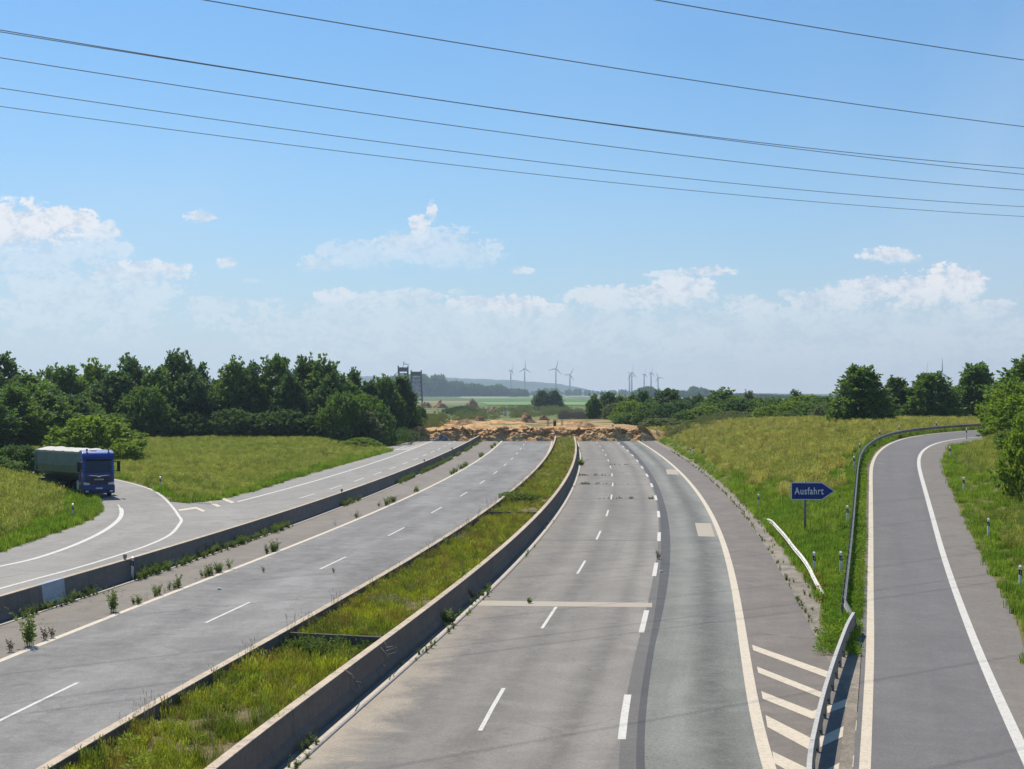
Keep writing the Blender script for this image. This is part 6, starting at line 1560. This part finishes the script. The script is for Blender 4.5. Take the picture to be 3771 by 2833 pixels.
for z in (1.12, 1.30, 1.48): tb(MB().box(-.95, .95, -1.375, -1.342, z, z + .07), "grille_bar", blackp, gp)
tb(MB().prism([(-.80, 1.74), (-.18, 1.68), (0, 1.60), (.18, 1.68), (.80, 1.74), (.80, 1.77), (.2, 1.74), (0, 1.70), (-.2, 1.74), (-.80, 1.77)], -1.39, -1.345, 'y'), "chrome_bar", chrome, gp)
np_ = tb(MB().box(-.36, .36, -1.40, -1.376, 1.37, 1.47), "name_plate", plate_m, gp)
m = MB()
for k in range(9): m.box(-.31 + k * .07, -.27 + k * .07, -1.405, -1.401, 1.39, 1.45)
tb(m, "lettering", label_k, gp)
bp = tb(MB().prism([(-1.48, .30), (-1.52, .62), (-1.46, 1.0), (-1.1, 1.0), (-1.1, .30)], -1.24, 1.24, 'x'), "bumper", cabd, bevel=.04)
tb(MB().box(-.27, .27, -1.545, -1.522, .66, .78), "number_plate", plate_m, bp)
for sx in (-1, 1): tb(MB().box(sx * .95 - .12, sx * .95 + .12, -1.53, -1.50, .42, .54), "fog_light", lamp_m, bp)
rp = tb(MB().poly([(-.55, -.55, 3.735), (-.05, -.55, 3.735), (-.05, -.05, 3.76), (-.55, -.05, 3.76), (-.55, -.55, 3.77), (-.05, -.55, 3.77), (-.05, -.05, 3.79), (-.55, -.05, 3.79)], [(0, 3, 2, 1), (4, 5, 6, 7), (0, 1, 5, 4), (1, 2, 6, 5), (2, 3, 7, 6), (3, 0, 4, 7)]), "roof_hatch", plate_m)
def wheel(x, y, w_=.30, r_=.50, parent=truck, xf=None):
    wm_ = MB(); prof = [(r_ * .56, -w_ / 2), (r_ * .92, -w_ / 2), (r_, -w_ * .38), (r_, w_ * .38), (r_ * .92, w_ / 2), (r_ * .56, w_ / 2)]; n = 20
    vs = []; fs = []
    for i in range(n):
        a = 2 * math.pi * i / n
        for (q_, o_) in prof: vs.append((o_, math.cos(a) * q_, math.sin(a) * q_))
    k = len(prof)
    for i in range(n):
        for j in range(k): fs.append((i * k + j, i * k + (j + 1) % k, ((i + 1) % n) * k + (j + 1) % k, ((i + 1) % n) * k + j))
    wm_.poly(vs, fs); M4 = Matrix.Translation((x, y, r_)); M4 = (xf @ M4) if xf else M4
    o = wm_.xf(M4).build("wheel", tyre_m, parent, True)
    sgn = -1 if x < 0 else 1
    MB().cyl((sgn * w_ * .30, 0, 0), (sgn * w_ * .42, 0, 0), r_ * .56, 14).cyl((sgn * w_ * .42, 0, 0), (sgn * w_ * .56, 0, 0), r_ * .2, 10).xf(M4).build("rim", rim_m, o)
for sx in (-1, 1): wheel(sx * 1.06, 0.15); wheel(sx * 1.0, 3.75, .55)
for sx in (-1, 1):
    m = MB()
    for i in range(9):
        a0, a1_ = math.pi * i / 9, math.pi * (i + 1) / 9
        for (r0_, r1_) in ((.58, .64),):
            vs = [(sx * 1.24, .15 + math.cos(a) * r_, .5 + math.sin(a) * r_) for a in (a0, a1_) for r_ in (r0_, r1_)] + [(sx * .85, .15 + math.cos(a) * r_, .5 + math.sin(a) * r_) for a in (a0, a1_) for r_ in (r0_, r1_)]
            m.poly(vs, [(0, 1, 3, 2), (4, 6, 7, 5), (0, 2, 6, 4), (1, 5, 7, 3), (0, 4, 5, 1), (2, 3, 7, 6)])
    tb(m, "mudguard", frame_m)
    tb(MB().prism([(1.05, .45), (2.05, .45), (2.15, .55), (2.15, 1.08), (2.05, 1.18), (1.05, 1.18), (.95, 1.08), (.95, .55)], sx * 1.22, sx * .72, 'x'), "fuel_tank", tank_m, bevel=.02)
tb(MB().box(-.45, .45, -1.0, 4.6, .75, 1.0).box(-.5, .5, 2.6, 3.6, 1.0, 1.2), "chassis", blackp)
tb(MB().box(-.9, .9, 1.15, 1.45, 1.1, 3.2), "air_deflector", blackp)
# trailer, swung about the kingpin
piv = Matrix.Translation((0, 3.1, 0)) @ Matrix.Rotation(R(19), 4, 'Z') @ Matrix.Translation((0, -3.1, 0))
Z1 = 3.42
sec = [(-1.26, Z1), (-1.26, 2.35), (-1.10, 1.75), (-.62, 1.42), (.62, 1.42), (1.10, 1.75), (1.26, 2.35), (1.26, Z1)]
tub = MB().prism(sec, 2.05, 10.4, 'y')
vs = tub.v; tub.v = [(x, y + (.55 if (y < 3 and z < 2.0) else 0) - (.45 if (y > 9 and z < 2.0) else 0), z) for x, y, z in vs]
tbo = tub.xf(piv).build("tipper_body", tub_m, truck)
fr = MB(); fr.box(-1.32, -1.24, 1.98, 10.45, Z1 - .08, Z1 + .10).box(1.24, 1.32, 1.98, 10.45, Z1 - .08, Z1 + .10).box(-1.24, 1.24, 1.98, 2.06, Z1 - .06, Z1 + .12).box(-1.24, 1.24, 10.38, 10.46, Z1 - .06, Z1 + .12)
fr.xf(piv).build("top_rim", frame_m, tbo)
for yy in (2.12, 10.25):
    for sx in (-1, 1): MB().box(sx * 1.29 - .04, sx * 1.29 + .04, yy - .09, yy + .09, 1.75, Z1 - .08).xf(piv).build("corner_rib", tub_m, tbo)
    MB().box(-.02, .02, 0, 0.01, 0, .01)
tp = MB(); n = 15; vs = []; fs = []
for i in range(n + 1):
    y = 2.02 + (10.4 - 2.02) * i / n
    for j in range(9):
        a = j / 8 * 2 - 1; vs.append((a * 1.24, y, Z1 + .10 + .26 * (1 - a * a) * (.75 + .25 * math.sin(i * 1.7)) + .04 * math.sin(i * 2.3 + j)))
for i in range(n):
    for j in range(8): q_ = i * 9 + j; fs.append((q_, q_ + 1, q_ + 10, q_ + 9))
tp.poly(vs, fs).xf(piv).build("tarpaulin", tarp_m, truck, True)
MB().box(-.5, .5, 2.5, 10.2, 1.05, 1.4).box(-1.1, 1.1, 6.6, 10.1, .95, 1.12).box(-1.05, 1.05, 4.6, 4.8, .3, 1.1).xf(piv).build("trailer_frame", blackp, truck)
for sx in (-1, 1):
    for yy in (7.1, 8.4, 9.7): wheel(sx * 1.0, yy, .42, .5, truck, piv)
    MB().box(sx * 1.18 - .03, sx * 1.18 + .03, 4.9, 6.5, .5, 1.0).xf(piv).build("side_guard", blackp, truck)
MB().box(-1.22, 1.22, 10.3, 10.42, .6, .95).xf(piv).build("rear_bumper", frame_m, truck)

# ------------------------------------------------------------------ haze
hm = bpy.data.materials.new("haze"); hm.use_nodes = True; ht = hm.node_tree; ht.nodes.clear()
pv_ = N(ht, 'ShaderNodeVolumePrincipled'); pv_.inputs['Density'].default_value = HAZE; pv_.inputs['Color'].default_value = (0.68, 0.84, 1.0, 1); pv_.inputs['Anisotropy'].default_value = 0.4
ho = N(ht, 'ShaderNodeOutputMaterial'); ht.links.new(pv_.outputs[0], ho.inputs['Volume'])
hz = MB().box(-5600, 5600, -120, 7300, -3, 150).build("haze", hm); tag(hz, kind='stuff'); hz.display_type = 'WIRE'
